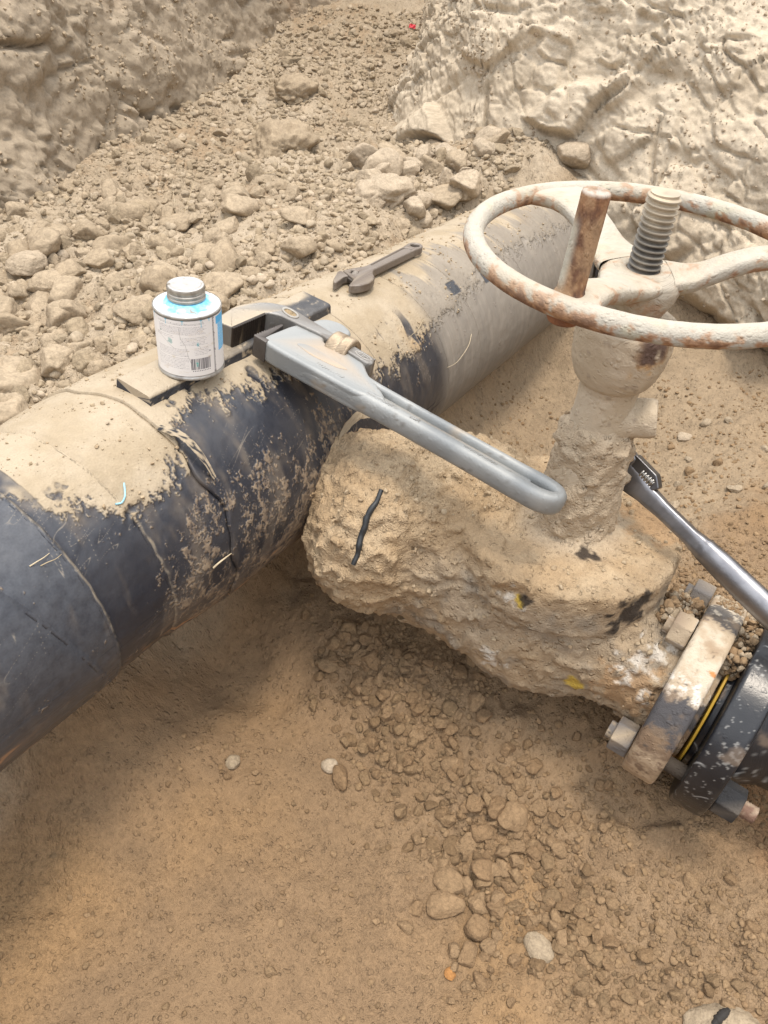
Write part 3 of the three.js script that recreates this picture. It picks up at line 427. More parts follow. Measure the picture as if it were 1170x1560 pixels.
shred([[0.57, 60, 0.001], [0.575, 66, 0.008], [0.58, 74, 0.012]], 0.012, tapeDark);
shred([[0.6, 78, 0.001], [0.6, 88, 0.003], [0.6, 100, 0.002]], 0.016, tapeDark);
{ // bar under the wrapping along the top of the sleeve
  const s0 = -0.366, s1 = -0.098, th0 = 9.5, o = pipeOut(th0), w = PD.clone().cross(o).normalize(); if (w.dot(PN) < 0) w.negate();
  const prof = roundPoly([[-0.024, -0.012], [-0.0215, 0.0135, 0.002], [0.0185, 0.0135, 0.0028], [0.0225, -0.012]], 0.001, 6), per = [0]; prof.forEach((p, i) => { const q = prof[(i + 1) % prof.length]; per.push(per[i] + Math.hypot(q[0] - p[0], q[1] - p[1])); });
  const PT = (u) => { const t = u * per[prof.length]; let i = 0; while (i < prof.length - 1 && per[i + 1] < t) i++; const p = prof[i], q = prof[(i + 1) % prof.length], k = (t - per[i]) / (per[i + 1] - per[i] || 1); return [mix(p[0], q[0], k), mix(p[1], q[1], k)]; };
  const g = sheet(90, 134, (u, v, i, j) => {
    const s = mix(s0, s1, clamp((j - 2) / 130)), cap = j < 2 || j > 132 ? (j === 0 || j === 134 ? 0 : 0.96) : 1, q = PT(u), a = q[0] * cap, b = (q[1] - 0.004) * cap + 0.004, dn = 0.0006 * noise(s * 60, a * 60, 4);
    const p = A0.clone().addScaledVector(PD, s).addScaledVector(o, 0.1245 + b + dn).addScaledVector(w, a);
    const isTop = q[1] > 0.0115, fl = fbm(s * 100, a * 130 + b * 130, 3, 4), n1 = fbm(s * 25, a * 25, 8, 3);
    const cover = isTop ? smooth(0.02, -0.07, (s + 0.225) + 0.05 * n1 + 0.8 * Math.max(0, a - 0.006)) + smooth(0.0, -0.012, a + 0.006 + 0.02 * n1) : smooth(0.2, 0.34, fl - (b > 0.006 ? 0 : 0.0) + (b < -0.001 ? 0.25 : 0)) * 0.8;
    let c = mix3([0.026, 0.029, 0.038], [0.12, 0.115, 0.11], clamp((isTop ? 0.32 : 0.1) + 0.5 * n1 + 0.3 * fl)); c = mix3(c, [0.36, 0.3, 0.22], clamp(cover + smooth(0.22, 0.34, fl) * 0.6)); const k = 1 + 0.12 * fl;
    return [p.x, p.y, p.z, c[0] * k, c[1] * k, c[2] * k, s, u * 0.14];
  });
  part('bar', g, M.vc(0.62, 0, 0.0012), pipe, 'flat bar wrapped in black tape along the top of the pipe');
}

{ // grains and crumbs lying in the dust on the pipe
  const r = rng(52), per = CRUMBS.map(() => []);
  for (let k = 0; k < 15000; k++) { const s = mix(-0.68, 0.5, r()), th = mix(-50, 62, r()); if (dustMask(s, th) < 0.8 || noise(s * 26, th * 0.06, 4) < r() * 0.9 - 0.2) continue; const z = 0.0004 + 0.0018 * Math.pow(r(), 7); tmpE.set(r() * 6, r() * 6, r() * 6); per[Math.floor(r() * 5)].push(new THREE.Matrix4().compose(pipePt(s, th, pipeR(s, th) + 0.0022 + z * 0.4), tmpQ.setFromEuler(tmpE), V3(z, z * 0.8, z))); }
  per.forEach((l, i) => { const im = shadow(new THREE.InstancedMesh(CRUMBS[i], [crumbSand, crumbSand, crumbSand2, clodM[2], crumbSand][i], l.length)); l.forEach((m, k) => im.setMatrixAt(k, m)); im.name = 'dust_grains'; im.userData.kind = 'stuff'; pipe.add(im); });
}
{ // crumbs clinging to the banks
  const r = rng(53); scene.children.filter((o) => /^pit_wall(_001)?$/.test(o.name)).forEach((w) => {
    const P = w.geometry.attributes.position, N = w.geometry.attributes.normal, per = CRUMBS.map(() => []);
    for (let k = 0; k < 60000; k++) { const i = Math.floor(r() * P.count), x = P.getX(i), y = P.getY(i), z = P.getZ(i); if (y < 0.05 || y > 0.85 || z > -0.8 || Math.abs(N.getY(i)) < 0.12 || noise(x * 6, y * 6, z * 6 + 3) + 0.5 * noise(x * 21, y * 21, z * 21) < r() * 0.9 - 0.3) continue; const s = 0.001 + 0.0036 * Math.pow(r(), 3.5); tmpE.set(r() * 6, r() * 6, r() * 6); per[Math.floor(r() * 5)].push(new THREE.Matrix4().compose(V3(x, y, z), tmpQ.setFromEuler(tmpE), V3(s, s, s * 0.8))); }
    per.forEach((l, i) => { if (!l.length) return; const im = shadow(new THREE.InstancedMesh(CRUMBS[i], w.name === 'pit_wall' ? clodM[2] : clodM[0], l.length)); l.forEach((m, k) => im.setMatrixAt(k, m)); im.name = 'loose_crumbs'; im.userData.kind = 'stuff'; w.add(im); });
  });
}

// ---------------------------------------------------------------- the gate valve
const VV = V3(0.058, 1, 0.019).normalize(), VC = V3(0.202, 0.575, -0.578), VBo = V3(0.848, -0.23, 0.477).normalize(), VB = V3(0.80684, -0.08998, 0.58388).normalize(), FF = V3(0.3154, 0.1631, -0.4708), K0 = V3(-0.149, 0.3, -0.741);
const E1 = V3(0.9983, -0.0579, -0.0011), E2 = V3(0, 0.019, -0.9998), FU = V3(-0.58626, 0, 0.81012), FW = V3(0.0729, 0.99594, 0.05275);
const Tn = (t) => VC.clone().addScaledVector(VV, t), Kn = (k) => K0.clone().addScaledVector(VBo, k);
// a turned body about an axis: profile of [radius, height]; colour from the place and the index round the profile
function revolve(o, ax, x, profile, seg, col, opt = {}) {
  const y = ax.clone().cross(x).normalize(), xx = y.clone().cross(ax).normalize(), pts = []; const step = opt.step ?? 0.003;
  profile.forEach((p, i) => { if (!i) return pts.push(p); const q = profile[i - 1], n = Math.max(1, Math.round(Math.hypot(p[0] - q[0], p[1] - q[1]) / step)); for (let k = 1; k <= n; k++) pts.push([mix(q[0], p[0], k / n), mix(q[1], p[1], k / n)]); });
  const bump = opt.bump ?? (() => 0);
  return sheet(seg, pts.length - 1, (u, v, i, j) => {
    const a = u * 2 * Math.PI, [r0, h] = pts[j], c = Math.cos(a), s = Math.sin(a), bx = xx.x * c + y.x * s, by = xx.y * c + y.y * s, bz = xx.z * c + y.z * s;
    const px = o.x + bx * r0 + ax.x * h, py = o.y + by * r0 + ax.y * h, pz = o.z + bz * r0 + ax.z * h, r = r0 + (r0 > 0.001 ? bump(px, py, pz, a, h) : 0);
    const cc = col(px, py, pz, a, h); return [o.x + bx * r + ax.x * h, o.y + by * r + ax.y * h, o.z + bz * r + ax.z * h, cc[0], cc[1], cc[2], u * 6.283 * Math.max(r0, 0.02), h + r0];
  }, { closeU: true, flip: opt.flip });
}
const valve = thing('gate_valve', 'earth crusted gate valve with a rusty handwheel branching off the pipe', 'valve');

// paint left on the casting: flaking cream paint, rust and dry dust
function paintRust(x, y, z, amount = 0.5, dusty = 0.4, nrm = 0) {
  const a = fbm(x * 19, y * 24, z * 19, 4), b = fbm(x * 95 + 4, y * 95, z * 95, 5, 0.6), c = noise(x * 260, y * 260, z * 260);
  let k = mix3([0.4, 0.385, 0.34], [0.37, 0.325, 0.25], smooth(-0.2, 0.4, a + 0.3 * b)); k = mix3(k, [0.4, 0.38, 0.25], smooth(0.15, 0.4, fbm(x * 40, y * 40 + 7, z * 40, 3)) * 0.5);
  const r = smooth(-0.02, 0.17, a * 0.65 + b * 1.15 + amount - 0.5), r2 = smooth(0.22, 0.45, b + a * 0.4 + amount - 0.5);
  k = mix3(k, mix3([0.4, 0.215, 0.09], [0.27, 0.115, 0.05], clamp(0.5 + b)), r * 0.85); k = mix3(k, [0.12, 0.058, 0.032], r2 * 0.7);
  k = mix3(k, [0.44, 0.38, 0.3], clamp(dusty + 0.35 * a + 0.3 * nrm) * 0.45); const g = 1 + 0.1 * c; return [k[0] * g, k[1] * g, k[2] * g];
}
M.cast = M.vc(0.85, 0, 0.0014, { side: THREE.DoubleSide }); M.rusty = M.vc(0.8, 0.1, 0.0012, { side: THREE.DoubleSide });

// crust of earth baked on the body: a distance field, meshed
const smin = (a, b, k) => { const h = clamp(0.5 + 0.5 * (b - a) / k); return mix(b, a, h) - k * h * (1 - h); };
function sdCone(p, a, b, ra, rb) { const dx = b.x - a.x, dy = b.y - a.y, dz = b.z - a.z, ex = p.x - a.x, ey = p.y - a.y, ez = p.z - a.z, h = clamp((ex * dx + ey * dy + ez * dz) / (dx * dx + dy * dy + dz * dz)); return Math.hypot(ex - dx * h, ey - dy * h, ez - dz * h) - mix(ra, rb, h); }
function sdEll(p, c, ax, rax, rp) { const ex = p.x - c.x, ey = p.y - c.y, ez = p.z - c.z, t = ex * ax.x + ey * ax.y + ez * ax.z, q = Math.sqrt(Math.max(0, ex * ex + ey * ey + ez * ez - t * t)), k = Math.hypot(t / rax, q / rp); return (k - 1) * Math.min(rax, rp) * (0.6 + 0.4 * Math.min(1, k)); }
function sdDisc(p, c, ax, r, hh, rd) { const ex = p.x - c.x, ey = p.y - c.y, ez = p.z - c.z, t = Math.abs(ex * ax.x + ey * ax.y + ez * ax.z) - hh + rd, q = Math.sqrt(Math.max(0, ex * ex + ey * ey + ez * ez - Math.pow(ex * ax.x + ey * ax.y + ez * ax.z, 2))) - r + rd; return Math.min(Math.max(t, q), 0) + Math.hypot(Math.max(t, 0), Math.max(q, 0)) - rd; }
const cK = [0.07, 0.2, 0.25, 0.45].map(Kn), cLump = Kn(0.185).add(V3(-0.004, -0.004, 0.012)), cDisc = Tn(-0.302), cBody = [Tn(-0.315), Tn(-0.372)], cCol = [Tn(-0.178), Tn(-0.275)], cNoz = [Kn(0.42), FF.clone().addScaledVector(VB, -0.036)];
function crustBase(p) {
  let d = sdCone(p, cK[0], cK[1], 0.06, 0.064);
  d = smin(d, sdEll(p, cLump, VBo, 0.078, 0.1), 0.02);
  d = smin(d, sdEll(p, CM, VV, 0.08, 0.088), 0.016);
  let b = sdDisc(p, cBody[1], VV, 0.1, 0.085, 0.045); b = smin(b, sdCone(p, cK[2], cK[3], 0.074, 0.06), 0.02); b = smin(b, sdCone(p, cNoz[0], cNoz[1], 0.056, 0.06), 0.02);
  b = smin(b, sdDisc(p, cDisc, VV, 0.1075, 0.027, 0.003), 0.002);
  d = smin(d, sdCone(p, cW[0], cW[1], 0.068, 0.078), 0.02); d = smin(d, b, 0.014);
  return smin(d, sdCone(p, cCol[0], cCol[1], 0.033, 0.036), 0.009);
}
const CM = V3(0.088, 0.262, -0.632), cW = [V3(0.02, 0.217, -0.635), V3(0.13, 0.2, -0.585)];
function crustD(x, y, z) {
  const p = { x, y, z }; let d = crustBase(p); if (d > 0.045 || d < -0.045) return d;
  const disc = smooth(0.014, 0.002, sdDisc(p, cDisc, VV, 0.1075, 0.027, 0.003)) * smooth(0.12, 0.15, x + 0.02 * noise(x * 20, y * 20, z * 20)), s = mix(1, 0.16, disc);
  d -= s * (0.010 * fbm(x * 12, y * 12, z * 12, 3) + 0.0045 * fbm(x * 34, y * 34, z * 34, 3));
  const q = (y * 1.1 - x * 0.5 + z * 0.3) * 24 + 1.5 * fbm(x * 11, y * 11, z * 11, 3), f = q - Math.floor(q); d -= s * 0.0052 * smooth(-0.15, 0.2, noise(x * 9, y * 9, z * 9 + 3)) * (f * f - (f > 0.86 ? (f - 0.86) * 7 : 0));
  d -= mix(1, 0.6, disc) * (0.0045 * Math.max(0, ridge(x * 45, y * 45, z * 45, 2) - 0.5) + 0.0016 * noise(x * 150, y * 150, z * 150) + 0.003 * smooth(0.1, 0.4, noise(x * 95, y * 95, z * 95 + 8)));
  return d;
}
function marchCrust(px, py, lo = 0.45) { const r = ray(px, py), L = r.length(); let t = lo; for (let i = 0; i < 260; i++) { const x = r.x * t, y = 0.8 + r.y * t, z = r.z * t, d = crustD(x, y, z); if (d < 0.0003) return V3(x, y, z); t += Math.min(0.01, d * 0.55) / L; if (t > 1.2) break; } return null; }
function surfaceNets(lo, hi, h, f) {
  const n = [0, 1, 2].map((k) => Math.ceil((hi[k] - lo[k]) / h) + 1), nx = n[0], ny = n[1], nz = n[2], F = new Float32Array(nx * ny * nz);
  for (let k = 0, o = 0; k < nz; k++) for (let j = 0; j < ny; j++) for (let i = 0; i < nx; i++, o++) F[o] = f(lo[0] + i * h, lo[1] + j * h, lo[2] + k * h);
  const id = new Int32Array(nx * ny * nz).fill(-1), P = [], I = [], S = [1, nx, nx * ny];
  for (let k = 0; k < nz - 1; k++) for (let j = 0; j < ny - 1; j++) for (let i = 0; i < nx - 1; i++) {
    const o = i + j * nx + k * nx * ny; let m = 0, cx = 0, cy = 0, cz = 0, c = 0;
    for (let a = 0; a < 8; a++) if (F[o + (a & 1) + (a & 2 ? S[1] : 0) + (a & 4 ? S[2] : 0)] < 0) m |= 1 << a;
    if (m === 0 || m === 255) continue;
    for (let a = 0; a < 8; a++) for (let ax = 0; ax < 3; ax++) { if (a & (1 << ax)) continue; const b = a | (1 << ax), sa = (m >> a) & 1, sb = (m >> b) & 1; if (sa === sb) continue; const fa = F[o + (a & 1) + (a & 2 ? S[1] : 0) + (a & 4 ? S[2] : 0)], fb = F[o + (b & 1) + (b & 2 ? S[1] : 0) + (b & 4 ? S[2] : 0)], t = fa / (fa - fb); cx += (a & 1) + (ax === 0 ? t : 0); cy += ((a >> 1) & 1) + (ax === 1 ? t : 0); cz += ((a >> 2) & 1) + (ax === 2 ? t : 0); c++; }
    id[o] = P.length / 3; P.push(lo[0] + (i + cx / c) * h, lo[1] + (j + cy / c) * h, lo[2] + (k + cz / c) * h);
  }
  for (let k = 1; k < nz - 1; k++) for (let j = 1; j < ny - 1; j++) for (let i = 1; i < nx - 1; i++) {
    const o = i + j * nx + k * nx * ny, s0 = F[o] < 0;
    for (let ax = 0; ax < 3; ax++) { if ((F[o + S[ax]] < 0) === s0) continue; const u = S[(ax + 1) % 3], v = S[(ax + 2) % 3], a = id[o], b = id[o - u], c = id[o - u - v], d = id[o - v]; if (a < 0 || b < 0 || c < 0 || d < 0) continue; if (s0) I.push(a, b, c, a, c, d); else I.push(a, c, b, a, d, c); }
  }
  const g = new THREE.BufferGeometry(); g.setAttribute('position', new THREE.BufferAttribute(new Float32Array(P), 3)); g.setIndex(I); g.computeVertexNormals(); return g;
}
{
  const g = surfaceNets([-0.17, 0.0, -0.82], [0.345, 0.43, -0.38], 0.0031, crustD);
  // stains seen on the crust, at the places where they lie
  const black = [[962, 930, 0.017], [938, 957, 0.008], [980, 915, 0.01], [800, 913, 0.006], [890, 842, 0.007], [905, 846, 0.005]].map((q) => [marchCrust(q[0], q[1]), q[2]]), white = [[990, 1020, 0.024], [742, 998, 0.01], [755, 1010, 0.01], [780, 905, 0.012], [960, 1000, 0.01]].map((q) => [marchCrust(q[0], q[1]), q[2]]), yellow = [[875, 1042, 0.0085], [790, 913, 0.006]].map((q) => [marchCrust(q[0], q[1]), q[2]]), orange = [[1000, 790, 0.035], [1010, 760, 0.02], [960, 1050, 0.03]].map((q) => [marchCrust(q[0], q[1]), q[2]]);
  const spot = (list, x, y, z, k = 0.5) => { let m = 0; const w = fbm(x * 90, y * 90, z * 90, 4); for (const [c, r] of list) if (c) m = Math.max(m, smooth(1.15, 0.85, Math.hypot(x - c.x, y - c.y, z - c.z) / r + k * w * 1.6)); return m; };
  paint(g, (x, y, z, nx, ny, nz) => {
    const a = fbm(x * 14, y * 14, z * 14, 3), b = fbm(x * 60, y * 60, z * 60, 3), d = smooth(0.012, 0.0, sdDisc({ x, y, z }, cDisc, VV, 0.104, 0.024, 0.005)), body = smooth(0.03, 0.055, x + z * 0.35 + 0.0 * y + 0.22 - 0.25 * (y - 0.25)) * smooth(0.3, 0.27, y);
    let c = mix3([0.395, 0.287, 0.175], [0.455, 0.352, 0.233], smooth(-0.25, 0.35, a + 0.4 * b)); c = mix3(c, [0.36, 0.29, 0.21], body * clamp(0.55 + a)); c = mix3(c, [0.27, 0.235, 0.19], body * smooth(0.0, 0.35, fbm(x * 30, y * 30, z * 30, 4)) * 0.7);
    const col = smooth(0.03, 0.0, sdCone({ x, y, z }, cCol[0], cCol[1], 0.035, 0.039)); c = mix3(c, [0.5, 0.42, 0.32], col * 0.7);
    c = mix3(c, [0.41, 0.255, 0.13], spot(orange, x, y, z, 0.9) * 0.65); c = mix3(c, [0.62, 0.58, 0.52], spot(white, x, y, z, 1.2) * smooth(-0.1, 0.12, b) * 0.9); c = mix3(c, [0.55, 0.39, 0.07], spot(yellow, x, y, z, 0.8)); c = mix3(c, [0.035, 0.026, 0.02], spot(black, x, y, z, 0.9) * 0.95);
    const k = 1 + 0.09 * b; return [c[0] * k, c[1] * k, c[2] * k];
  });
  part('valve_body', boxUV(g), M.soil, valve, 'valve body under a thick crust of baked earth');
  const r = rng(41), T = V3(); // crumbs lying on the crust
  const per = CRUMBS.map(() => []); const P = valve.children[0].geometry.attributes.position, N = valve.children[0].geometry.attributes.normal;
  for (let k = 0; k < 5200; k++) { const i = Math.floor(r() * P.count); if (N.getY(i) < 0.45) continue; T.set(P.getX(i), P.getY(i), P.getZ(i)); if (noise(T.x * 16, T.y * 16, T.z * 16 + 2) + 0.25 * (T.x > 0.17 ? 1 : 0) < r() * 0.7 - 0.1) continue; const s = 0.0007 + 0.0026 * Math.pow(r(), 3.5); tmpE.set(r() * 6, r() * 6, r() * 6); per[Math.floor(r() * 5)].push(new THREE.Matrix4().compose(T.clone().add(V3(0, s * 0.4, 0)), tmpQ.setFromEuler(tmpE), V3(s, s * 0.8, s))); }
  per.forEach((l, i) => { const im = shadow(new THREE.InstancedMesh(CRUMBS[i], [crumbSand, crumbSand2][i % 2], l.length)); l.forEach((m, k) => im.setMatrixAt(k, m)); im.name = 'loose_crumbs'; im.userData.kind = 'stuff'; valve.children[0].add(im); });
}
{ // neck with its side boss
  const dust = (x, y, z) => { const a = fbm(x * 22, y * 22, z * 22, 4), b = fbm(x * 95, y * 95, z * 95, 4); let c = mix3([0.46, 0.385, 0.29], [0.41, 0.335, 0.24], smooth(-0.3, 0.3, a)); c = mix3(c, [0.42, 0.235, 0.1], smooth(0.28, 0.42, b * 0.8 + a * 0.6) * smooth(0.43, 0.36, y) * 0.8); c = mix3(c, [0.25, 0.2, 0.15], smooth(0.25, 0.4, b) * 0.7); const k = 1 + 0.12 * b; return [c[0] * k, c[1] * k, c[2] * k]; };
  const rough = (x, y, z) => 0.0009 * fbm(x * 60, y * 60, z * 60, 3) + 0.0005 * noise(x * 160, y * 160, z * 160);
  part('neck', revolve(VC, VV, E1, [[0.0325, -0.215], [0.03, -0.2], [0.0275, -0.185], [0.026, -0.165], [0.0252, -0.14], [0.0252, -0.12], [0.028, -0.108]], 110, dust, { step: 0.002, bump: rough }), M.cast, valve);
  const bowl = (x, y, z) => { let c = dust(x, y, z); const b = fbm(x * 80, y * 80, z * 80, 4), q = V3(x, y, z).sub(VC), t = q.dot(VV), an = Math.atan2(q.dot(E2), q.dot(E1)); const w = smooth(0.5, 0.2, Math.abs(an + 1.22)); c = mix3(c, [0.44, 0.25, 0.09], w * smooth(-0.092, -0.08, t + 0.016 * b) * smooth(-0.05, 0.2, b + 0.06) * 0.85); c = mix3(c, [0.1, 0.062, 0.048], w * smooth(-0.078, -0.07, t + 0.02 * b)); return c; };
  part('yoke_collar', revolve(VC, VV, E1, [[0.024, -0.113], [0.029, -0.1125], [0.033, -0.108], [0.0365, -0.1], [0.039, -0.09], [0.0402, -0.078], [0.0405, -0.062], [0.0395, -0.056], [0.034, -0.0545], [0.02, -0.054]], 120, bowl, { step: 0.002, bump: rough }), M.cast, valve);
  const bd = E1.clone().multiplyScalar(0.93).addScaledVector(E2, -0.3).addScaledVector(VV, 0.22).normalize(), bo = Tn(-0.152);
  part('side_boss', revolve(bo, bd, VV, [[0.0225, 0.01], [0.0185, 0.022], [0.0172, 0.03], [0.0175, 0.043], [0.0165, 0.047], [0.0155, 0.048], [0.006, 0.0475], [0.0001, 0.0475]], 70, dust, { step: 0.002, bump: rough }), M.cast, valve);
  part('stem', (() => { const n = 560; return sheet(64, n, (u, v) => { const t = mix(-0.03, 0.0445, v), a = u * 2 * Math.PI, ph = (t / 0.0046 + u) % 1, f = ((ph + 10) % 1), tri = Math.min(1, Math.max(0, 1.5 - Math.abs(f - 0.5) * 4.4)), chamf = smooth(0.0445, 0.041, t); let r = 0.0105 + 0.0021 * tri * chamf; if (v > 0.992) r *= (1 - v) / 0.008; const p = Tn(v > 0.992 ? 0.044 : t).addScaledVector(E1, r * Math.cos(a)).addScaledVector(E2, r * Math.sin(a)); const up = smooth(0.0, 0.04, t), b = fbm(p.x * 90, p.y * 90, p.z * 90, 3); const c = mix3(mix3([0.07, 0.064, 0.058], [0.3, 0.275, 0.235], tri * 0.65 + 0.3 * b), [0.5, 0.42, 0.31], clamp(up * (0.95 - 0.3 * tri) + 0.25 * b)); return [p.x, p.y, p.z, c[0], c[1], c[2], u * 0.07, t]; }, { closeU: true }); })(), M.vc(0.62, 0.35, 0.0004, { side: THREE.DoubleSide }), valve, 'threaded valve stem dusty at its top');
}
{ // handwheel: rim, hub, three spokes
  const wheel = new THREE.Group(); wheel.name = 'handwheel'; wheel.userData.label = 'rusty handwheel with three spokes and flaking cream paint'; valve.add(wheel);
  const RR = 0.134;
  const rimP = (a, b, w = 1) => { const rr = 0.0081 * w * (1 + 0.04 * noise(Math.cos(a) * 3, Math.sin(a) * 3, 1)), c = Math.cos(b), s = Math.sin(b); const R = RR + rr * c; return VC.clone().addScaledVector(E1, R * Math.cos(a)).addScaledVector(E2, R * Math.sin(a)).addScaledVector(VV, rr * 0.98 * s); };
  const sh = (f) => f;
  part('rim', sheet(420, 40, (u, v) => { const a = u * 6.28318, b = v * 6.28318; let w = 1 - 0.035 * smooth(0.02, 0.0, Math.abs(((a * 180 / Math.PI - 158.7 + 540) % 360) - 180) / 57 * 3); const seam = smooth(0.13, 0.0, Math.abs(((b + 0.25 + Math.PI) % 6.28318) - Math.PI)) * 0.03; const q = rimP(a, b, w + seam), n = Math.sin(b); const q2 = 0.0003 * fbm(q.x * 90, q.y * 90, q.z * 90, 3); const c = paintRust(q.x, q.y, q.z, 0.53 - 0.3 * n + 0.2 * smooth(0.3, 0.9, Math.cos(b)) * (1 - Math.abs(n)), 0.25 + 0.5 * n, n); return [q.x, q.y + q2, q.z, c[0], c[1], c[2], u * 0.84, v * 0.058]; }, { closeU: true }), M.rusty, wheel);
  const hub = (x, y, z) => paintRust(x, y, z, 0.3, 0.9, 0.5);
  part('hub', revolve(VC, VV, E1, [[0.0126, -0.03], [0.0128, -0.0135], [0.02, -0.0125], [0.027, -0.0135], [0.0315, -0.0175], [0.0325, -0.024], [0.03, -0.034], [0.0255, -0.044], [0.021, -0.056]], 90, hub, { step: 0.002, bump: (x, y, z) => 0.0008 * fbm(x * 70, y * 70, z * 70, 3) }), M.cast, wheel);
  for (const [deg, w0, w1, arch] of [[-128, 0.0165, 0.0155, 0.0], [-4, 0.0145, 0.0125, 0.0065], [113, 0.017, 0.021, 0.002]]) {
    const a = deg * D2R, dir = E1.clone().multiplyScalar(Math.cos(a)).addScaledVector(E2, Math.sin(a)), side = VV.clone().cross(dir).normalize();
    part('spoke', sheet(44, 60, (u, v) => {
      const r = mix(0.02, 0.133, v), end = smooth(0.75, 1, v), st = smooth(0.28, 0, v), w = mix(w0, w1, v) * (1 + 0.75 * end * end + 0.55 * st) * (1 - 0.1 * Math.sin(v * 3.14)), hgt = mix(0.0068, 0.0078, v) , ang = u * 6.28318, ca = Math.cos(ang), sa = Math.sin(ang);
      const cx = Math.sign(ca) * Math.pow(Math.abs(ca), 0.75), cy = Math.sign(sa) * Math.pow(Math.abs(sa), 0.75), t = mix(-0.0175, -0.001, smooth(0.05, 0.75, v)) + arch * Math.sin(clamp((v - 0.12) / 0.85) * 3.14159) * smooth(0, 0.4, v);
      const dep = hgt * (sa < 0 ? 1 + 1.1 * (1 - v) * Math.pow(1 - Math.abs(ca), 0.7) : 1), dish = sa > 0 ? -0.0015 * (1 - ca * ca) : 0;
      const q = VC.clone().addScaledVector(dir, r).addScaledVector(side, w * cx).addScaledVector(VV, t + dep * cy + dish), f = 0.0006 * fbm(q.x * 60, q.y * 60, q.z * 60, 3); const c = paintRust(q.x, q.y, q.z, 0.32 - 0.2 * sa, 0.45 + 0.5 * Math.max(0, sa), sa); return [q.x, q.y + f, q.z, c[0], c[1], c[2], v * 0.115, u * 0.07];
    }, { closeU: true }), M.rusty, wheel);
  }
  { const a = -131 * D2R, o = VC.clone().addScaledVector(E1, 0.1195 * Math.cos(a)).addScaledVector(E2, 0.1195 * Math.sin(a)), ax = VV.clone().addScaledVector(E1, 0.035).addScaledVector(E2, 0.0).normalize();
    const col = (x, y, z, an, h) => { const n = fbm(x * 34, y * 20, z * 34, 4), b = fbm(x * 120, y * 90, z * 120, 4, 0.65); if (h > 0.0695) return mix3([0.42, 0.37, 0.32], [0.3, 0.2, 0.13], smooth(-0.1, 0.3, b)); let c = mix3([0.27, 0.135, 0.065], [0.14, 0.068, 0.04], smooth(-0.15, 0.25, b + 0.4 * n)); c = mix3(c, [0.38, 0.255, 0.15], smooth(0.0, 0.35, n - 0.5 * b) * 0.75); c = mix3(c, [0.08, 0.05, 0.035], smooth(0.28, 0.38, b) * 0.7); const lf = smooth(0.55, 1, -Math.cos(an)); c = mix3(c, mix3([0.45, 0.4, 0.2], [0.48, 0.47, 0.4], smooth(-0.2, 0.2, n)), lf * smooth(-0.12, 0.18, n + b * 0.7 + 0.12) * smooth(0.004, 0.016, h) * smooth(0.058, 0.045, h) * 0.85); return c; };
    part('spinner_handle', revolve(o, ax, E1, [[0.0125, -0.004], [0.0108, 0.004], [0.0094, 0.0065], [0.0092, 0.02], [0.0092, 0.0685], [0.0088, 0.0702], [0.0078, 0.071], [0.0001, 0.0712]], 60, col, { step: 0.0016, bump: (x, y, z) => 0.00025 * fbm(x * 90, y * 90, z * 90, 3) }), M.rusty, wheel, 'rusty upright handle peg of the wheel');
    part('handle_nut', revolve(o, ax, E1, [[0.004, -0.0165], [0.0105, -0.016], [0.0115, -0.014], [0.0115, -0.008], [0.009, -0.0062]], 24, (x, y, z) => mix3([0.3, 0.13, 0.06], [0.18, 0.08, 0.045], 0.5 + noise(x * 90, y * 90, z * 90)), {}), M.rusty, wheel);
    part('cotter_wire', tube([[0.02, -0.011], [0.034, -0.0135], [0.046, -0.013], [0.054, -0.0145], [0.0555, -0.018]].map(([d, h]) => o.clone().addScaledVector(E1, d).addScaledVector(E2, -0.006 - d * 0.12).addScaledVector(VV, h)), 0.0011, 30, 8), new THREE.MeshStandardMaterial({ color: new THREE.Color(0.13, 0.09, 0.06), roughness: 0.8 }), wheel);
  }
}
// flanges
const FC = (a) => FU.clone().multiplyScalar(Math.cos(a * D2R)).addScaledVector(FW, Math.sin(a * D2R));
function flangeNut(parent, o, ang, mat, col, h = 0.019, rad = 0.0165, rot = 10, stud = 0.008, side = 1) {
  const hex = [...Array(6)].map((_, i) => [rad * Math.cos((i * 60 + rot) * D2R), rad * Math.sin((i * 60 + rot) * D2R)]), g = extrude(roundPoly(hex, 0.0014, 2), h, 0.0016);
  const c = new THREE.CylinderGeometry(0.0086, 0.009, stud + 0.002, 28, 3).rotateX(Math.PI / 2).translate(0, 0, side * (h / 2 + stud / 2 - 0.001));
  const mk = (q) => { q.applyMatrix4(frame(o.clone().addScaledVector(FC(ang), ang === 127 ? 0.089 : 0.08), FC(ang), VB.clone().cross(FC(ang)).normalize(), VB)); return paint(q, col); };
  const m = part('nut', boxUV(mk(g)), mat, parent); if (stud > 0) part('stud', boxUV(mk(c)), mat, m); return m;
}
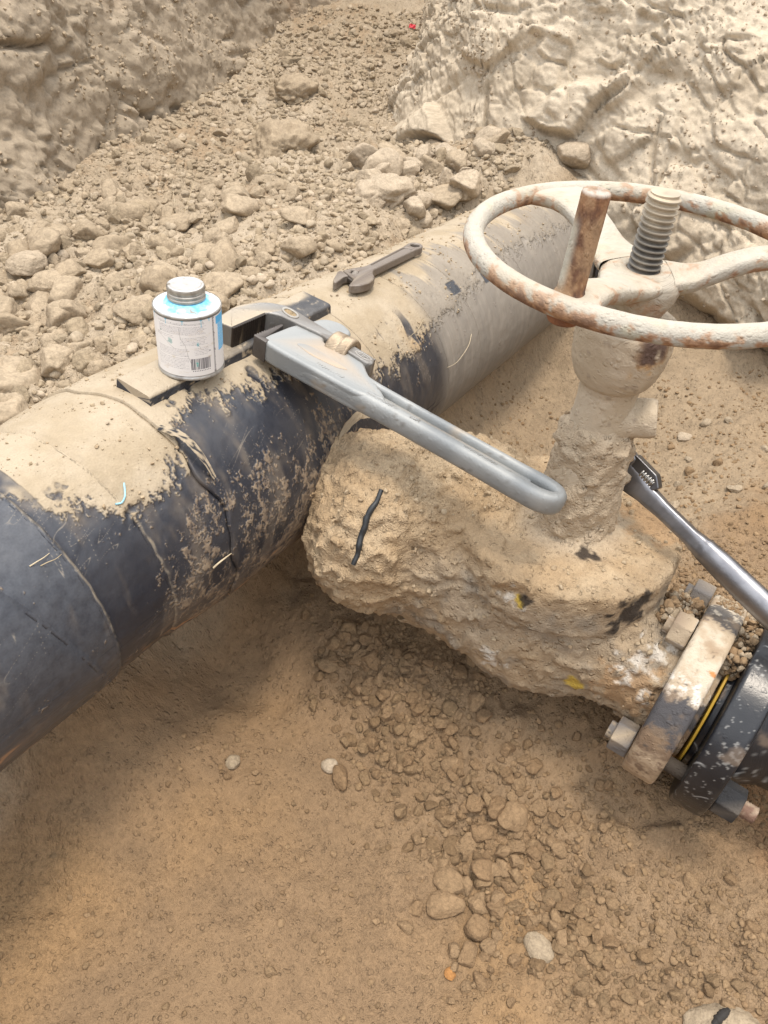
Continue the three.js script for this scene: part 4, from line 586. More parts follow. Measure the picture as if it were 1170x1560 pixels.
{
  const fl = new THREE.Group(); fl.name = 'flange'; fl.userData.label = 'sandy bolted flange of the valve with white and black paint remains'; valve.add(fl);
  const col = (x, y, z, an, h) => {
    const q = V3(x, y, z).sub(FF), ag = Math.atan2(q.dot(FW), q.dot(FU)) / D2R, a = fbm(x * 30, y * 30, z * 30, 4), b = fbm(x * 120, y * 120, z * 120, 5, 0.65), g = ag + 10 * a + 15 * b;
    let c = mix3([0.48, 0.42, 0.33], [0.38, 0.3, 0.21], smooth(-0.2, 0.3, a + 0.5 * b));
    c = mix3(c, [0.07, 0.066, 0.068], smooth(7.5, 5.5, Math.abs(g - 100)) * smooth(-0.28, -0.05, b) * 0.85); c = mix3(c, [0.09, 0.075, 0.06], smooth(0.30, 0.4, fbm(x * 55 + 3, y * 55, z * 55, 3)) * 0.85);
    c = mix3(c, [0.66, 0.63, 0.58], smooth(9, 4, Math.abs(g - 52)) * smooth(0.0, 0.2, b) * 0.9); c = mix3(c, [0.45, 0.2, 0.07], smooth(0.27, 0.38, fbm(x * 60, y * 60 + 9, z * 60, 3)) * smooth(16, 8, Math.abs(g - 55)));
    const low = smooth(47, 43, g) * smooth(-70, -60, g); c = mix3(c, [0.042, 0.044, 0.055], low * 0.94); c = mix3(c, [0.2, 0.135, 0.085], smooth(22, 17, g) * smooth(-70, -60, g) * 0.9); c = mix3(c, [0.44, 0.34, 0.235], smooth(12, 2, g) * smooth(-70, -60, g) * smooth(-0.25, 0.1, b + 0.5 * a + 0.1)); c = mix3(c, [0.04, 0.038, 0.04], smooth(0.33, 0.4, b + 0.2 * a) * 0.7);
    c = mix3(c, [0.27, 0.19, 0.12], smooth(0.0, 0.35, fbm(x * 42 + 8, y * 42, z * 42, 4) + 0.3 * b) * 0.6); return c;
  };
  part('disc', revolve(FF, VB, FU, [[0.05, -0.0335], [0.0965, -0.033], [0.099, -0.0315], [0.1, -0.029], [0.1, -0.003], [0.0987, -0.0006], [0.0965, 0], [0.066, 0.0002], [0.0645, 0.006], [0.04, 0.0062]], 520, col, { step: 0.0013, bump: (x, y, z) => 0.0006 * fbm(x * 70, y * 70, z * 70, 3) }), M.cast, fl, 'sandy flange disc with patches of white and black paint');
  const nc = (x, y, z) => { const a = fbm(x * 60, y * 60, z * 60, 4); return mix3(mix3([0.4, 0.32, 0.225], [0.25, 0.19, 0.135], smooth(-0.15, 0.25, a)), [0.62, 0.6, 0.57], smooth(0.12, 0.3, fbm(x * 130, y * 130, z * 130, 3)) * 0.7); }, nd = (x, y, z) => mix3([0.13, 0.12, 0.115], [0.4, 0.32, 0.22], smooth(-0.1, 0.3, fbm(x * 90, y * 90, z * 90, 4)));
  for (const [a, cc, rr] of [[348, nd, 20], [84, nc, 25], [127, nd, 5], [172, nc, 12], [214, nc, 30], [258, nc, 0]]) flangeNut(fl, FF.clone().addScaledVector(VB, -0.0435), a, M.cast, cc, 0.019, 0.0178, rr, 0.006, -1);
}
{ // the black flange and spool piece bolted on, drawn apart from the valve
  const sp = thing('flanged_spool', 'black painted flanged pipe end facing the valve flange at the right edge', 'pipe flange');
  M.black = M.vc(0.3, 0, 0.00025, { side: THREE.DoubleSide });
  const o = FF.clone().addScaledVector(VB, 0.018), col = (x, y, z) => {
    const a = fbm(x * 26, y * 26, z * 26, 4), b = fbm(x * 210, y * 210, z * 210, 4, 0.62), w = 0.8 * noise(x * 20, y * 20, z * 20), s1 = 1 - Math.abs(noise(x * 70 + w, y * 26, z * 26 + w)) * 26, q = V3(x, y, z).sub(FF), ag = Math.atan2(q.dot(FW), q.dot(FU)) / D2R;
    let c = mix3([0.008, 0.0095, 0.0135], [0.017, 0.018, 0.022], smooth(-0.3, 0.3, a)); const dens = 0.1 * smooth(60, 0, Math.abs(ag - 5)); c = mix3(c, [0.3, 0.3, 0.29], smooth(0.33, 0.41, b + 0.45 * a + dens) * 0.6); c = mix3(c, [0.42, 0.43, 0.43], clamp(s1) * smooth(0.12, 0.3, noise(x * 45, y * 45, z * 45 + 4)) * 0.75); c = mix3(c, [0.2, 0.15, 0.1], smooth(0.05, 0.4, a + b * 0.5) * smooth(-12, -28, ag) * smooth(-80, -70, ag) * 0.85); c = mix3(c, [0.17, 0.13, 0.1], smooth(0.28, 0.4, a) * 0.6);
    return c;
  };
  part('disc', revolve(o, VB, FU, [[0.04, -0.0062], [0.0645, -0.006], [0.066, 0], [0.0985, 0.0002], [0.1007, 0.001], [0.1018, 0.0035], [0.1018, 0.0275], [0.1007, 0.0305], [0.0985, 0.0312], [0.06, 0.0318]], 520, col, { step: 0.0013, bump: (x, y, z) => 0.00012 * fbm(x * 60, y * 60, z * 60, 3) }), M.black, sp, 'thick scuffed black flange disc');
  part('weld_neck', revolve(o, VB, FU, [[0.064, 0.03], [0.061, 0.036], [0.055, 0.048], [0.0475, 0.06], [0.0462, 0.074]], 120, col, { step: 0.003 }), M.black, sp);
  const pc = (x, y, z, an, h) => { const a = fbm(x * 40, y * 40, z * 40, 4); let c = mix3([0.1, 0.115, 0.1], [0.2, 0.205, 0.175], smooth(-0.3, 0.3, a)); c = mix3(c, [0.17, 0.1, 0.05], smooth(0.12, 0.3, fbm(x * 25, y * 25 + 4, z * 25, 3))); return c; };
  part('pipe_stub', revolve(o, VB, FU, [[0.0455, 0.072], [0.0455, 0.6]], 120, pc, { step: 0.004 }), M.vc(0.45, 0.3, 0.0006, { side: THREE.DoubleSide }), sp, 'greenish grey bare pipe beyond the weld');
  const nb = (x, y, z) => mix3([0.016, 0.017, 0.02], [0.13, 0.11, 0.09], smooth(0.1, 0.45, fbm(x * 80, y * 80, z * 80, 4))), ns = (x, y, z) => mix3([0.17, 0.1, 0.07], [0.33, 0.25, 0.18], smooth(-0.2, 0.3, fbm(x * 120, y * 120, z * 120, 3)));
  for (const a of [303, 348, 258]) { const m = flangeNut(sp, o.clone().addScaledVector(VB, 0.0432), a, M.cast, nb, 0.022, 0.0175, 20, 0); const c = o.clone().addScaledVector(VB, 0.05).addScaledVector(FC(a), 0.08); part('stud', revolve(c, VB, FU, (() => { const p = []; for (let i = 0; i <= 14; i++) { p.push([i % 2 ? 0.0076 : 0.0084, i * 0.00125]); } p.push([0.007, 0.0182], [0.0001, 0.0184]); return p; })(), 32, ns, { step: 0.01 }), M.rusty, m); }
  const gk = top('gasket', revolve(FF.clone().addScaledVector(VB, 0.0095), VB, FU, [[0.045, -0.0013], [0.0705, -0.0013], [0.0712, -0.0007], [0.0712, 0.0007], [0.0705, 0.0013], [0.045, 0.0013]], 160, (x, y, z) => mix3([0.5, 0.33, 0.03], [0.4, 0.24, 0.03], clamp(0.5 + noise(x * 90, y * 90, z * 90))), {}), M.vc(0.6, 0, 0, { side: THREE.DoubleSide }), 'thin yellow gasket ring standing in the gap between the two flanges', 'gasket');
  // studs crossing the gap
  for (const a of [348, 84, 127, 172]) { const c = FF.clone().addScaledVector(VB, -0.002).addScaledVector(FC(a), 0.08); part('stud', revolve(c, VB, FU, [[0.0078, 0], [0.0078, 0.022]], 24, (x, y, z) => [0.06, 0.048, 0.038], { step: 0.01 }), M.rusty, sp); }
}

// ---------------------------------------------------------------- tools
{ // aluminium pipe wrench lying across the pipe, its tail over the valve crust
  const o = V3(-0.11999, 0.44098, -0.68041), X = V3(0.84985, -0.18961, 0.49174).normalize(), Z0 = V3(0.19122, 0.98039, 0.04754), Y = Z0.clone().cross(X).normalize(), Z = X.clone().cross(Y).normalize(), F = frame(o, X, Y, Z).multiply(new THREE.Matrix4().makeScale(0.97, 0.97, 0.97));
  const w = thing('pipe_wrench', 'grey aluminium pipe wrench lying across the pipe with its tail on the valve crust', 'pipe wrench');
  const alu = (x, y, z) => { const a = fbm(x * 30, y * 30, z * 30, 4), b = fbm(x * 150, y * 150, z * 150, 3); let c = mix3([0.25, 0.262, 0.265], [0.31, 0.32, 0.318], smooth(-0.3, 0.3, a)); c = mix3(c, [0.17, 0.165, 0.155], smooth(0.33, 0.42, b + 0.15 * a) * 0.75); c = mix3(c, [0.42, 0.32, 0.21], smooth(0.28, 0.42, fbm(x * 22 + 3, y * 22, z * 22, 3) + 0.2 * b) * 0.4); return c; };
  const dusty = (q) => (x, y, z, nx, ny, nz) => { let c = alu(x, y, z); const d = Math.hypot(x - q.x, y - q.y, z - q.z); return mix3(c, [0.47, 0.34, 0.21], smooth(0.03, 0.006, d + 0.012 * fbm(x * 80, y * 80, z * 80, 3)) * 0.8); };
  M.alu = M.vc(0.55, 0.35, 0.0004, { side: THREE.DoubleSide }); M.steel = M.vc(0.5, 0.55, 0.0006, { side: THREE.DoubleSide });
  const dq = o.clone().addScaledVector(X, 0.055).addScaledVector(Y, 0.022).addScaledVector(Z, 0.006), fin = (g, fn = dusty(dq)) => boxUV(paint(g.applyMatrix4(F), fn));
  const low = [[0.0, -0.0045], [0.022, -0.0085], [0.065, -0.0105], [0.137, -0.0145], [0.243, -0.0215], [0.305, -0.0268, 0.02], [0.332, -0.0268, 0.016], [0.3405, -0.0165, 0.012], [0.3355, -0.0045, 0.012], [0.318, -0.0005, 0.02]], upE = [[0.276, 0.0012], [0.2165, 0.0058], [0.1434, 0.0135], [0.112, 0.0225, 0.02], [0.0945, 0.0425, 0.008], [0.083, 0.0475, 0.008], [0.076, 0.041, 0.003], [0.062, 0.036, 0.004], [0.046, 0.0415, 0.004], [0.049, 0.054, 0.006], [0.0605, 0.0645, 0.012], [0.0585, 0.079, 0.012], [0.042, 0.087, 0.014], [0.022, 0.081, 0.012], [0.0068, 0.038, 0.004], [0.0015, 0.006, 0.002]];
  // a bevelled head, then an I section: fat near flange, round loop at the tail, thin far flange, web between
  const head = extrude(roundPoly([[0.0, -0.0045], [0.022, -0.0085], [0.065, -0.0105], [0.122, -0.0135], [0.15, -0.004], [0.132, 0.012], [0.112, 0.0225, 0.02], [0.0945, 0.0425, 0.008], ...upE.slice(5)], 0.01, 5), 0.0225, 0.0038, [], false, 6);
  const sweep = (pts, r0, r1, hz) => { const c = new THREE.CatmullRomCurve3(pts.map((p) => V3(p[0], p[1], 0)), false, 'centripetal'), n = 150, g = sheet(28, n, (u, v) => { const p = c.getPointAt(v), t = c.getTangentAt(v), a = u * 6.28318, r = mix(r0, r1, smooth(0.45, 0.75, v)), ca = Math.cos(a), sa = Math.sin(a), k = r * Math.sign(ca) * Math.pow(Math.abs(ca), 0.82); return [p.x - t.y * k, p.y + t.x * k, hz * Math.sign(sa) * Math.pow(Math.abs(sa), 0.82), 1, 1, 1, 0, 0]; }, { closeU: true }); g.deleteAttribute('color'); return g; };
  const loop = sweep([[0.03, 0.0005], [0.065, -0.0026], [0.137, -0.0065], [0.243, -0.0135], [0.298, -0.0186], [0.317, -0.0195], [0.329, -0.0155], [0.3322, -0.0085], [0.3275, -0.0025], [0.315, 0.0008], [0.29, 0.0022], [0.219, 0.0075], [0.155, 0.0125], [0.118, 0.0165], [0.1, 0.022]], 0.0082, 0.0052, 0.0113);
  const web = extrude(roundPoly([[0.1, 0.0], [0.137, -0.0065], [0.243, -0.0135], [0.298, -0.0186], [0.303, -0.0165], [0.303, -0.002], [0.298, 0.002], [0.219, 0.0075], [0.11, 0.016]], 0.003, 3), 0.0085, 0.001);
  part('handle', fin(merge([head, loop, web])), M.alu, w);
  // dished recess beside the shank slot
  part('slot_pocket', fin(extrude(roundPoly([[0.03, 0.0145], [0.052, 0.008], [0.083, 0.008], [0.096, 0.013], [0.07, 0.019], [0.04, 0.0215]], 0.006, 4), 0.0006, 0.0002).translate(0, 0, 0.0113), (x, y, z) => mix3(alu(x, y, z), [0.49, 0.36, 0.235], 0.75 * smooth(-0.25, 0.1, fbm(x * 70, y * 70, z * 70, 3)))), M.alu, w, 'sand lying in the hollow of the wrench head');
  // steel heel jaw set in the end, dovetail shaped
  const heel = extrude([[-0.0042, -0.0052], [0.012, -0.0073], [0.011, -0.0008], [0.006, 0.0000], [0.0045, 0.033], [0.0015, 0.034]].map((p) => [p[0] - 0.002, p[1]]), 0.0235, 0.0006), teeth = []; for (let i = 0; i < 11; i++) { const q = new THREE.CylinderGeometry(0.0016, 0.0016, 0.0225, 3).rotateX(Math.PI / 2); q.translate(-0.0062 + i * 0.00052, -0.003 + i * 0.0032, 0); teeth.push(q); }
  const dk = (x, y, z) => { const b = fbm(x * 120, y * 120, z * 120, 3); return mix3([0.14, 0.125, 0.115], [0.06, 0.05, 0.045], smooth(-0.2, 0.3, b)); };
  part('heel_jaw', fin(merge([heel, ...teeth]), dk), M.steel, w, 'dark steel heel jaw insert');
  // hook jaw: head, shank through the housing, end of the shank behind the nut
  const hook = new THREE.Group(); hook.name = 'hook_jaw'; hook.userData.label = 'steel hook jaw with a row of dark teeth'; w.add(hook);
  const hk = (x, y, z, nx, ny, nz) => { const a = fbm(x * 60, y * 60, z * 60, 4), up = nx * Z.x + ny * Z.y + nz * Z.z; let c = mix3([0.28, 0.275, 0.265], [0.18, 0.165, 0.15], smooth(-0.2, 0.3, a)); const q = V3(x, y, z).sub(o); if (q.dot(X) < -0.02 && q.dot(Y) < 0.05) c = mix3(c, [0.46, 0.385, 0.285], smooth(0.6, 0.9, up) * smooth(-0.3, 0.0, a) * 0.9); return c; };
  const bodyO = roundPoly([[-0.0275, -0.0135, 0.001], [-0.0225, 0.036, 0.003], [-0.012, 0.043, 0.006], [0.04, 0.0445], [0.103, 0.0335, 0.004], [0.108, 0.0385, 0.005], [0.1045, 0.0475, 0.005], [0.06, 0.0545], [0.01, 0.062, 0.01], [-0.014, 0.0665, 0.012], [-0.036, 0.055, 0.018], [-0.052, 0.026, 0.012], [-0.0495, -0.006, 0.004], [-0.044, -0.0155, 0.002]], 0.003, 5);
  part('shank', fin(extrude(bodyO, 0.0245, 0.0018).translate(0, 0, 0.0022), hk), M.steel, hook);
  const tt = []; for (let i = 0; i < 15; i++) { const f = i / 14, q = new THREE.CylinderGeometry(0.0024, 0.0024, 0.0235, 4).rotateX(Math.PI / 2).translate(0, 0, 0.0022); q.rotateZ(0.3); q.translate(mix(-0.0266, -0.0224, f), mix(-0.012, 0.0325, f), 0); tt.push(q); }
  part('tooth', fin(merge(tt), (x, y, z) => mix3([0.045, 0.036, 0.03], [0.3, 0.24, 0.16], smooth(0.25, 0.45, fbm(x * 200, y * 200, z * 200, 3)))), M.steel, hook).userData.kind = 'stuff';
  hook.children[1].name = 'teeth';
  { const slot = []; for (let i = 0; i < 40; i++) { const a = i / 40 * 6.2832; slot.push([0.0 + 0.0115 * Math.sign(Math.cos(a)) * Math.pow(Math.abs(Math.cos(a)), 0.8), 0.0062 * Math.sin(a)]); } const hole = slot.map((p) => [p[0] * 0.72, p[1] * 0.66]).reverse(); const g = extrude(slot, 0.002, 0.0006, [hole]).rotateZ(-0.25).translate(-0.0045, 0.0545, 0.0146); part('ring_boss', fin(g, (x, y, z) => mix3([0.4, 0.38, 0.34], [0.3, 0.28, 0.25], clamp(0.5 + noise(x * 200, y * 200, z * 200)))), M.steel, hook); part('slot_dirt', fin(extrude(hole.slice().reverse().map((p) => [p[0] * 1.05, p[1] * 1.05]), 0.0008, 0.0002).rotateZ(-0.25).translate(-0.0045, 0.0545, 0.0142), (x, y, z) => [0.33, 0.25, 0.15]), M.soil, hook); }
  { // thread notches along the outer edge and the cast oval on the end of the shank
    const n = []; for (let i = 0; i < 9; i++) { const q = new RoundedBoxGeometry(0.0016, 0.0034, 0.0195, 1, 0.0004); q.rotateZ(-0.13); q.translate(0.078 + i * 0.0031, 0.0528 - i * 0.00046, 0.0022); n.push(q); } part('thread', fin(merge(n), hk), M.steel, hook);
    const ov = [...Array(30)].map((_, i) => [0.0105 * Math.cos(i / 30 * 6.2832), 0.0042 * Math.sin(i / 30 * 6.2832)]), ovh = ov.map((p) => [p[0] * 0.86, p[1] * 0.74]).reverse(), ms = [extrude(ov, 0.0012, 0.0003, [ovh])]; for (let i = 0; i < 8; i++) { const q = new THREE.BoxGeometry(0.0006, 0.0042 - 0.0002 * Math.abs(i - 3.5) * 2, 0.0012); q.rotateZ(0.5 * Math.sin(i * 2.4)); q.translate(-0.0065 + i * 0.0019, 0, 0); ms.push(q); } part('cast_mark', fin(merge(ms).rotateZ(-0.13).translate(0.0935, 0.0425, 0.0143), (x, y, z) => [0.37, 0.35, 0.32]), M.steel, hook); }
  { // knurled nut round the shank
    const no = o.clone().addScaledVector(X, 0.051).addScaledVector(Y, 0.0475), nc = (x, y, z, an, h) => { const b = fbm(x * 60, y * 60, z * 60, 3); return mix3([0.26, 0.2, 0.14], [0.36, 0.29, 0.21], smooth(-0.3, 0.3, b)); };
    part('adjusting_nut', revolve(no, X, Y, [[0.0125, 0.0], [0.0182, 0.0], [0.0195, 0.0012], [0.0195, 0.0105], [0.0188, 0.0118], [0.0188, 0.0127], [0.0195, 0.0138], [0.0195, 0.0228], [0.0185, 0.0242], [0.0135, 0.0242], [0.0125, 0.022], [0.0125, 0.0]], 220, nc, { step: 0.0012, bump: (x, y, z, a, h) => (h > 0.0015 && h < 0.0225 && Math.abs(h - 0.0122) > 0.0012 ? 0.00028 * Math.sin(a * 70 + h * 1400) : 0) }), M.steel, w, 'brown knurled adjusting nut'); }
  { // cast lettering along the near flange
    const { FontLoader } = await import('three/addons/loaders/FontLoader.js'), { TextGeometry } = await import('three/addons/geometries/TextGeometry.js'); const font = await new FontLoader().loadAsync('fonts/droid/droid_sans_bold.typeface.json');
    const marks = [], txt = (s, x, y, size, rot) => { const g = new TextGeometry(s, { font, size, depth: 0.0007, curveSegments: 2 }); g.applyMatrix4(new THREE.Matrix4().makeShear(0, 0, 0.2, 0, 0, 0)); g.rotateZ(rot).translate(x, y, 0.0108); marks.push(g.index ? g.toNonIndexed() : g); }, r = rng(3);
    txt('USA', 0.176, -0.0108, 0.0044, -0.07);
    const worn = (x0, x1, y0, y1, h, n) => { for (let i = 0; i < n; i++) { const f = i / n, q = new THREE.BoxGeometry(0.00055, h * (0.5 + 0.5 * r()), 0.0008); q.rotateZ(-0.35 + 0.5 * (r() - 0.5)); q.translate(mix(x0, x1, f), mix(y0, y1, f) + h * 0.2 * (r() - 0.5), 0.0111); marks.push(q.toNonIndexed()); } };
    worn(0.128, 0.158, -0.0055, -0.0078, 0.0036, 20); worn(0.236, 0.272, -0.0125, -0.0158, 0.0034, 28); worn(0.066, 0.1, 0.0005, -0.002, 0.0045, 12);
    part('cast_lettering', fin(merge(marks), (x, y, z) => { const t = smooth(-0.1, 0.2, noise(x * 90, y * 90, z * 90)); return mix3([0.2, 0.195, 0.185], [0.36, 0.36, 0.35], t); }), M.alu, w, 'worn cast lettering USA along the wrench handle'); }
}
function adjustable(name, label, o, X, Zh, sc, mats, open = 0.014) { // an adjustable spanner, flat side up, 0.2 m long at scale 1
  const Z = Zh.clone().addScaledVector(X, -Zh.dot(X)).normalize(), Y = Z.clone().cross(X).normalize(), F = frame(o, X, Y, Z).multiply(new THREE.Matrix4().makeScale(sc, sc * 0.78, sc * 0.8)), w = thing(name, label, 'adjustable wrench');
  const fin = (g, fn = mats.col) => { g.applyMatrix4(F); g.computeVertexNormals(); return boxUV(paint(g, fn)); };
  const circ = (x, y, r, n = 28) => [...Array(n)].map((_, i) => [x + r * Math.cos(-i / n * 6.2832), y + r * Math.sin(-i / n * 6.2832)]);
  const end = []; for (let i = 0; i <= 16; i++) { const a = -1.75 + i / 16 * 3.5; end.push([0.186 + 0.0132 * Math.cos(a), 0.0132 * Math.sin(a), 0.001]); }
  const out = roundPoly([[0.066, -0.0088, 0.01], [0.168, -0.0112, 0.01], ...end, [0.168, 0.0112, 0.01], [0.066, 0.0088, 0.012], [0.055, 0.0155, 0.01], [0.044, 0.0205, 0.004], [0.0345, 0.0235, 0.002], [0.0265, 0.0045, 0.001], [0.022, -0.0065, 0.003], [0.001, -0.0145, 0.001], [0.0008, -0.0185, 0.001], [0.009, -0.0275, 0.01], [0.027, -0.0335, 0.014], [0.046, -0.0268, 0.014], [0.055, -0.015, 0.012]], 0.004, 4);
  const gro = roundPoly([[0.076, -0.0052], [0.168, -0.0072], [0.171, 0], [0.168, 0.0072], [0.076, 0.0052]], 0.004, 4).reverse();
  const worm = roundPoly([[0.0375, -0.0005], [0.0485, 0.0045], [0.0445, 0.0145], [0.0335, 0.0098]], 0.0025, 3).reverse();
  part('body', fin(merge([extrude(out, 0.0125, 0.0022, [gro, worm, circ(0.1865, 0, 0.0074)], false, 4), extrude(roundPoly([[0.07, -0.0075], [0.17, -0.009], [0.173, 0], [0.17, 0.009], [0.07, 0.0075]], 0.003, 3), 0.0085, 0.0008)])), mats.m, w);
  const mv = roundPoly([[-0.002, 0.0035], [0.021, 0.0085, 0.001], [0.026, 0.0045, 0.001], [0.0345, 0.0235, 0.002], [0.0285, 0.027, 0.003], [0.016, 0.0205, 0.005], [0.002, 0.0135, 0.004], [-0.004, 0.0075, 0.001]].map((p) => [p[0] - 0.001, p[1] + open - 0.014]), 0.003, 3);
  part('movable_jaw', fin(extrude(mv, 0.0115, 0.0015)), mats.m, w); part('jaw_slide', fin(extrude(roundPoly([[0.0225, -0.006], [0.033, 0.021], [0.03, 0.0225], [0.0195, -0.0045]], 0.001, 2), 0.006, 0.0006), mats.dark), mats.m, w);
  const wc = []; for (let i = 0; i < 5; i++) { const q = new THREE.TorusGeometry(0.0048, 0.00105, 8, 24).rotateY(Math.PI / 2).rotateZ(0.42); q.translate(0.037 + i * 0.0021, 0.0045 + i * 0.0009, 0); wc.push(q); } const core = new THREE.CylinderGeometry(0.0042, 0.0042, 0.0115, 16).rotateZ(Math.PI / 2 + 0.42).translate(0.041, 0.0063, 0); wc.push(core);
  part('worm_screw', fin(merge(wc), mats.worm), mats.m, w); return w;
}
{
  const rs = (x, y, z) => { const a = fbm(x * 50, y * 50, z * 50, 4), b = fbm(x * 200, y * 200, z * 200, 3); let c = mix3([0.23, 0.2, 0.175], [0.15, 0.118, 0.095], smooth(-0.2, 0.35, a + 0.4 * b)); c = mix3(c, [0.34, 0.29, 0.225], smooth(0.05, 0.4, a * 0.8 - b * 0.3) * 0.6); return c; };
  const p0 = pipePt(-0.046, 7.5, 0.1262 + 0.0022 + 0.0066), p1 = pipePt(0.155, 3.0, 0.1187 + 0.0022 + 0.0075), X = p1.clone().sub(p0).normalize();
  adjustable('adjustable_wrench', 'old brown adjustable wrench lying on the dusty top of the pipe', p0.addScaledVector(X, -0.002), X, pipeOut(5), 1.0, { m: M.vc(0.55, 0.45, 0.0007, { side: THREE.DoubleSide }), col: rs, dark: (x, y, z) => [0.08, 0.066, 0.055], worm: (x, y, z) => [0.26, 0.23, 0.2] });
}
{ // second adjustable wrench, bright steel, leaning from the neck over the flange and out at the right
  const a = at(962, 731, 0.738), b = at(1178, 938, 0.672), X = b.clone().sub(a).normalize(), w = thing('adjustable_wrench', 'clean steel adjustable wrench leaning on the valve body and flange at the right', 'adjustable wrench');
  const view = CAMP.clone().sub(a).normalize(), up = V3(0, 1, 0); let Zf = view.clone().multiplyScalar(0.62).addScaledVector(V3(-0.75, 0.05, 0.65), 0.6); Zf.addScaledVector(X, -Zf.dot(X)).normalize(); const Yf = Zf.clone().cross(X).normalize(); if (Yf.x < 0) { Yf.negate(); }
  const st = (x, y, z) => { const s = fbm(x * 60, y * 60, z * 60, 4), b2 = fbm(x * 260, y * 260, z * 260, 2); return mix3([0.27, 0.27, 0.285], [0.21, 0.21, 0.225], smooth(-0.3, 0.35, s + 0.4 * b2)); };
  M.chrome = M.vc(0.34, 0.95, 0.00012, { side: THREE.DoubleSide });
  const sec = [[-0.045, 0.013, 0.0062, 0.3], [-0.02, 0.015, 0.0066, 0.3], [0.0, 0.0128, 0.0064, 0.3], [0.022, 0.0098, 0.006, 0.3], [0.045, 0.0083, 0.0055, 0.3], [0.075, 0.0082, 0.0055, 0.3], [0.086, 0.0096, 0.0066, 0.5], [0.094, 0.0112, 0.0082, 0.8], [0.12, 0.0125, 0.0094, 1], [0.17, 0.013, 0.0098, 1], [0.23, 0.0128, 0.0096, 1], [0.245, 0.011, 0.008, 1], [0.25, 0.002, 0.002, 1]];
  const S = (t) => { let i = 0; while (i < sec.length - 2 && sec[i + 1][0] < t) i++; const k = smooth(0, 1, (t - sec[i][0]) / (sec[i + 1][0] - sec[i][0])); return [1, 2, 3].map((c) => mix(sec[i][c], sec[i + 1][c], k)); };
  part('handle', sheet(64, 200, (u, v) => { const t = mix(-0.045, 0.25, v), [hy, hz, rd] = S(t), an = u * 6.28318, e = mix(0.28, 0.95, rd), cy = Math.sign(Math.cos(an)) * Math.pow(Math.abs(Math.cos(an)), e), cz = Math.sign(Math.sin(an)) * Math.pow(Math.abs(Math.sin(an)), e); const p = a.clone().addScaledVector(X, t).addScaledVector(Yf, hy * cy).addScaledVector(Zf, hz * cz), c = st(p.x, p.y, p.z); return [p.x, p.y, p.z, c[0], c[1], c[2], t, u * 0.06]; }, { closeU: true }), M.chrome, w);
  const F = frame(a, X, Yf, X.clone().cross(Yf).normalize()), zs = X.clone().cross(Yf).dot(Zf) > 0 ? 1 : -1, wc = [];
  const fr = extrude(roundPoly([[-0.012, 0.004], [0.02, 0.004], [0.026, 0.0135], [0.016, 0.0215], [-0.012, 0.0225]], 0.002, 3), 0.0105, 0.001, [roundPoly([[0.0035, 0.0085], [0.0185, 0.0085], [0.0185, 0.0165], [0.0035, 0.0165]], 0.001, 2).reverse()]);
  part('worm_housing', boxUV(paint(fr.applyMatrix4(F), (x, y, z) => [0.16, 0.16, 0.17])), M.chrome, w);
  for (let i = 0; i < 5; i++) wc.push(new THREE.TorusGeometry(0.0042, 0.0011, 8, 22).rotateY(Math.PI / 2 - 0.12).translate(0.0045 + i * 0.0031, 0.0128, 0.0018 * zs)); wc.push(new THREE.CylinderGeometry(0.0034, 0.0034, 0.015, 14).rotateZ(Math.PI / 2).translate(0.011, 0.0128, 0.0018 * zs));
  part('worm_screw', boxUV(paint(merge(wc).applyMatrix4(F), () => [0.42, 0.41, 0.39])), M.chrome, w);
  const jaw = extrude(roundPoly([[-0.058, -0.02], [-0.03, -0.022], [-0.008, -0.012], [-0.008, 0.02], [-0.03, 0.024], [-0.034, 0.004], [-0.058, 0.002]], 0.004, 4), 0.0125, 0.0015);
  part('jaw', boxUV(paint(jaw.applyMatrix4(F), st)), M.chrome, w);
}

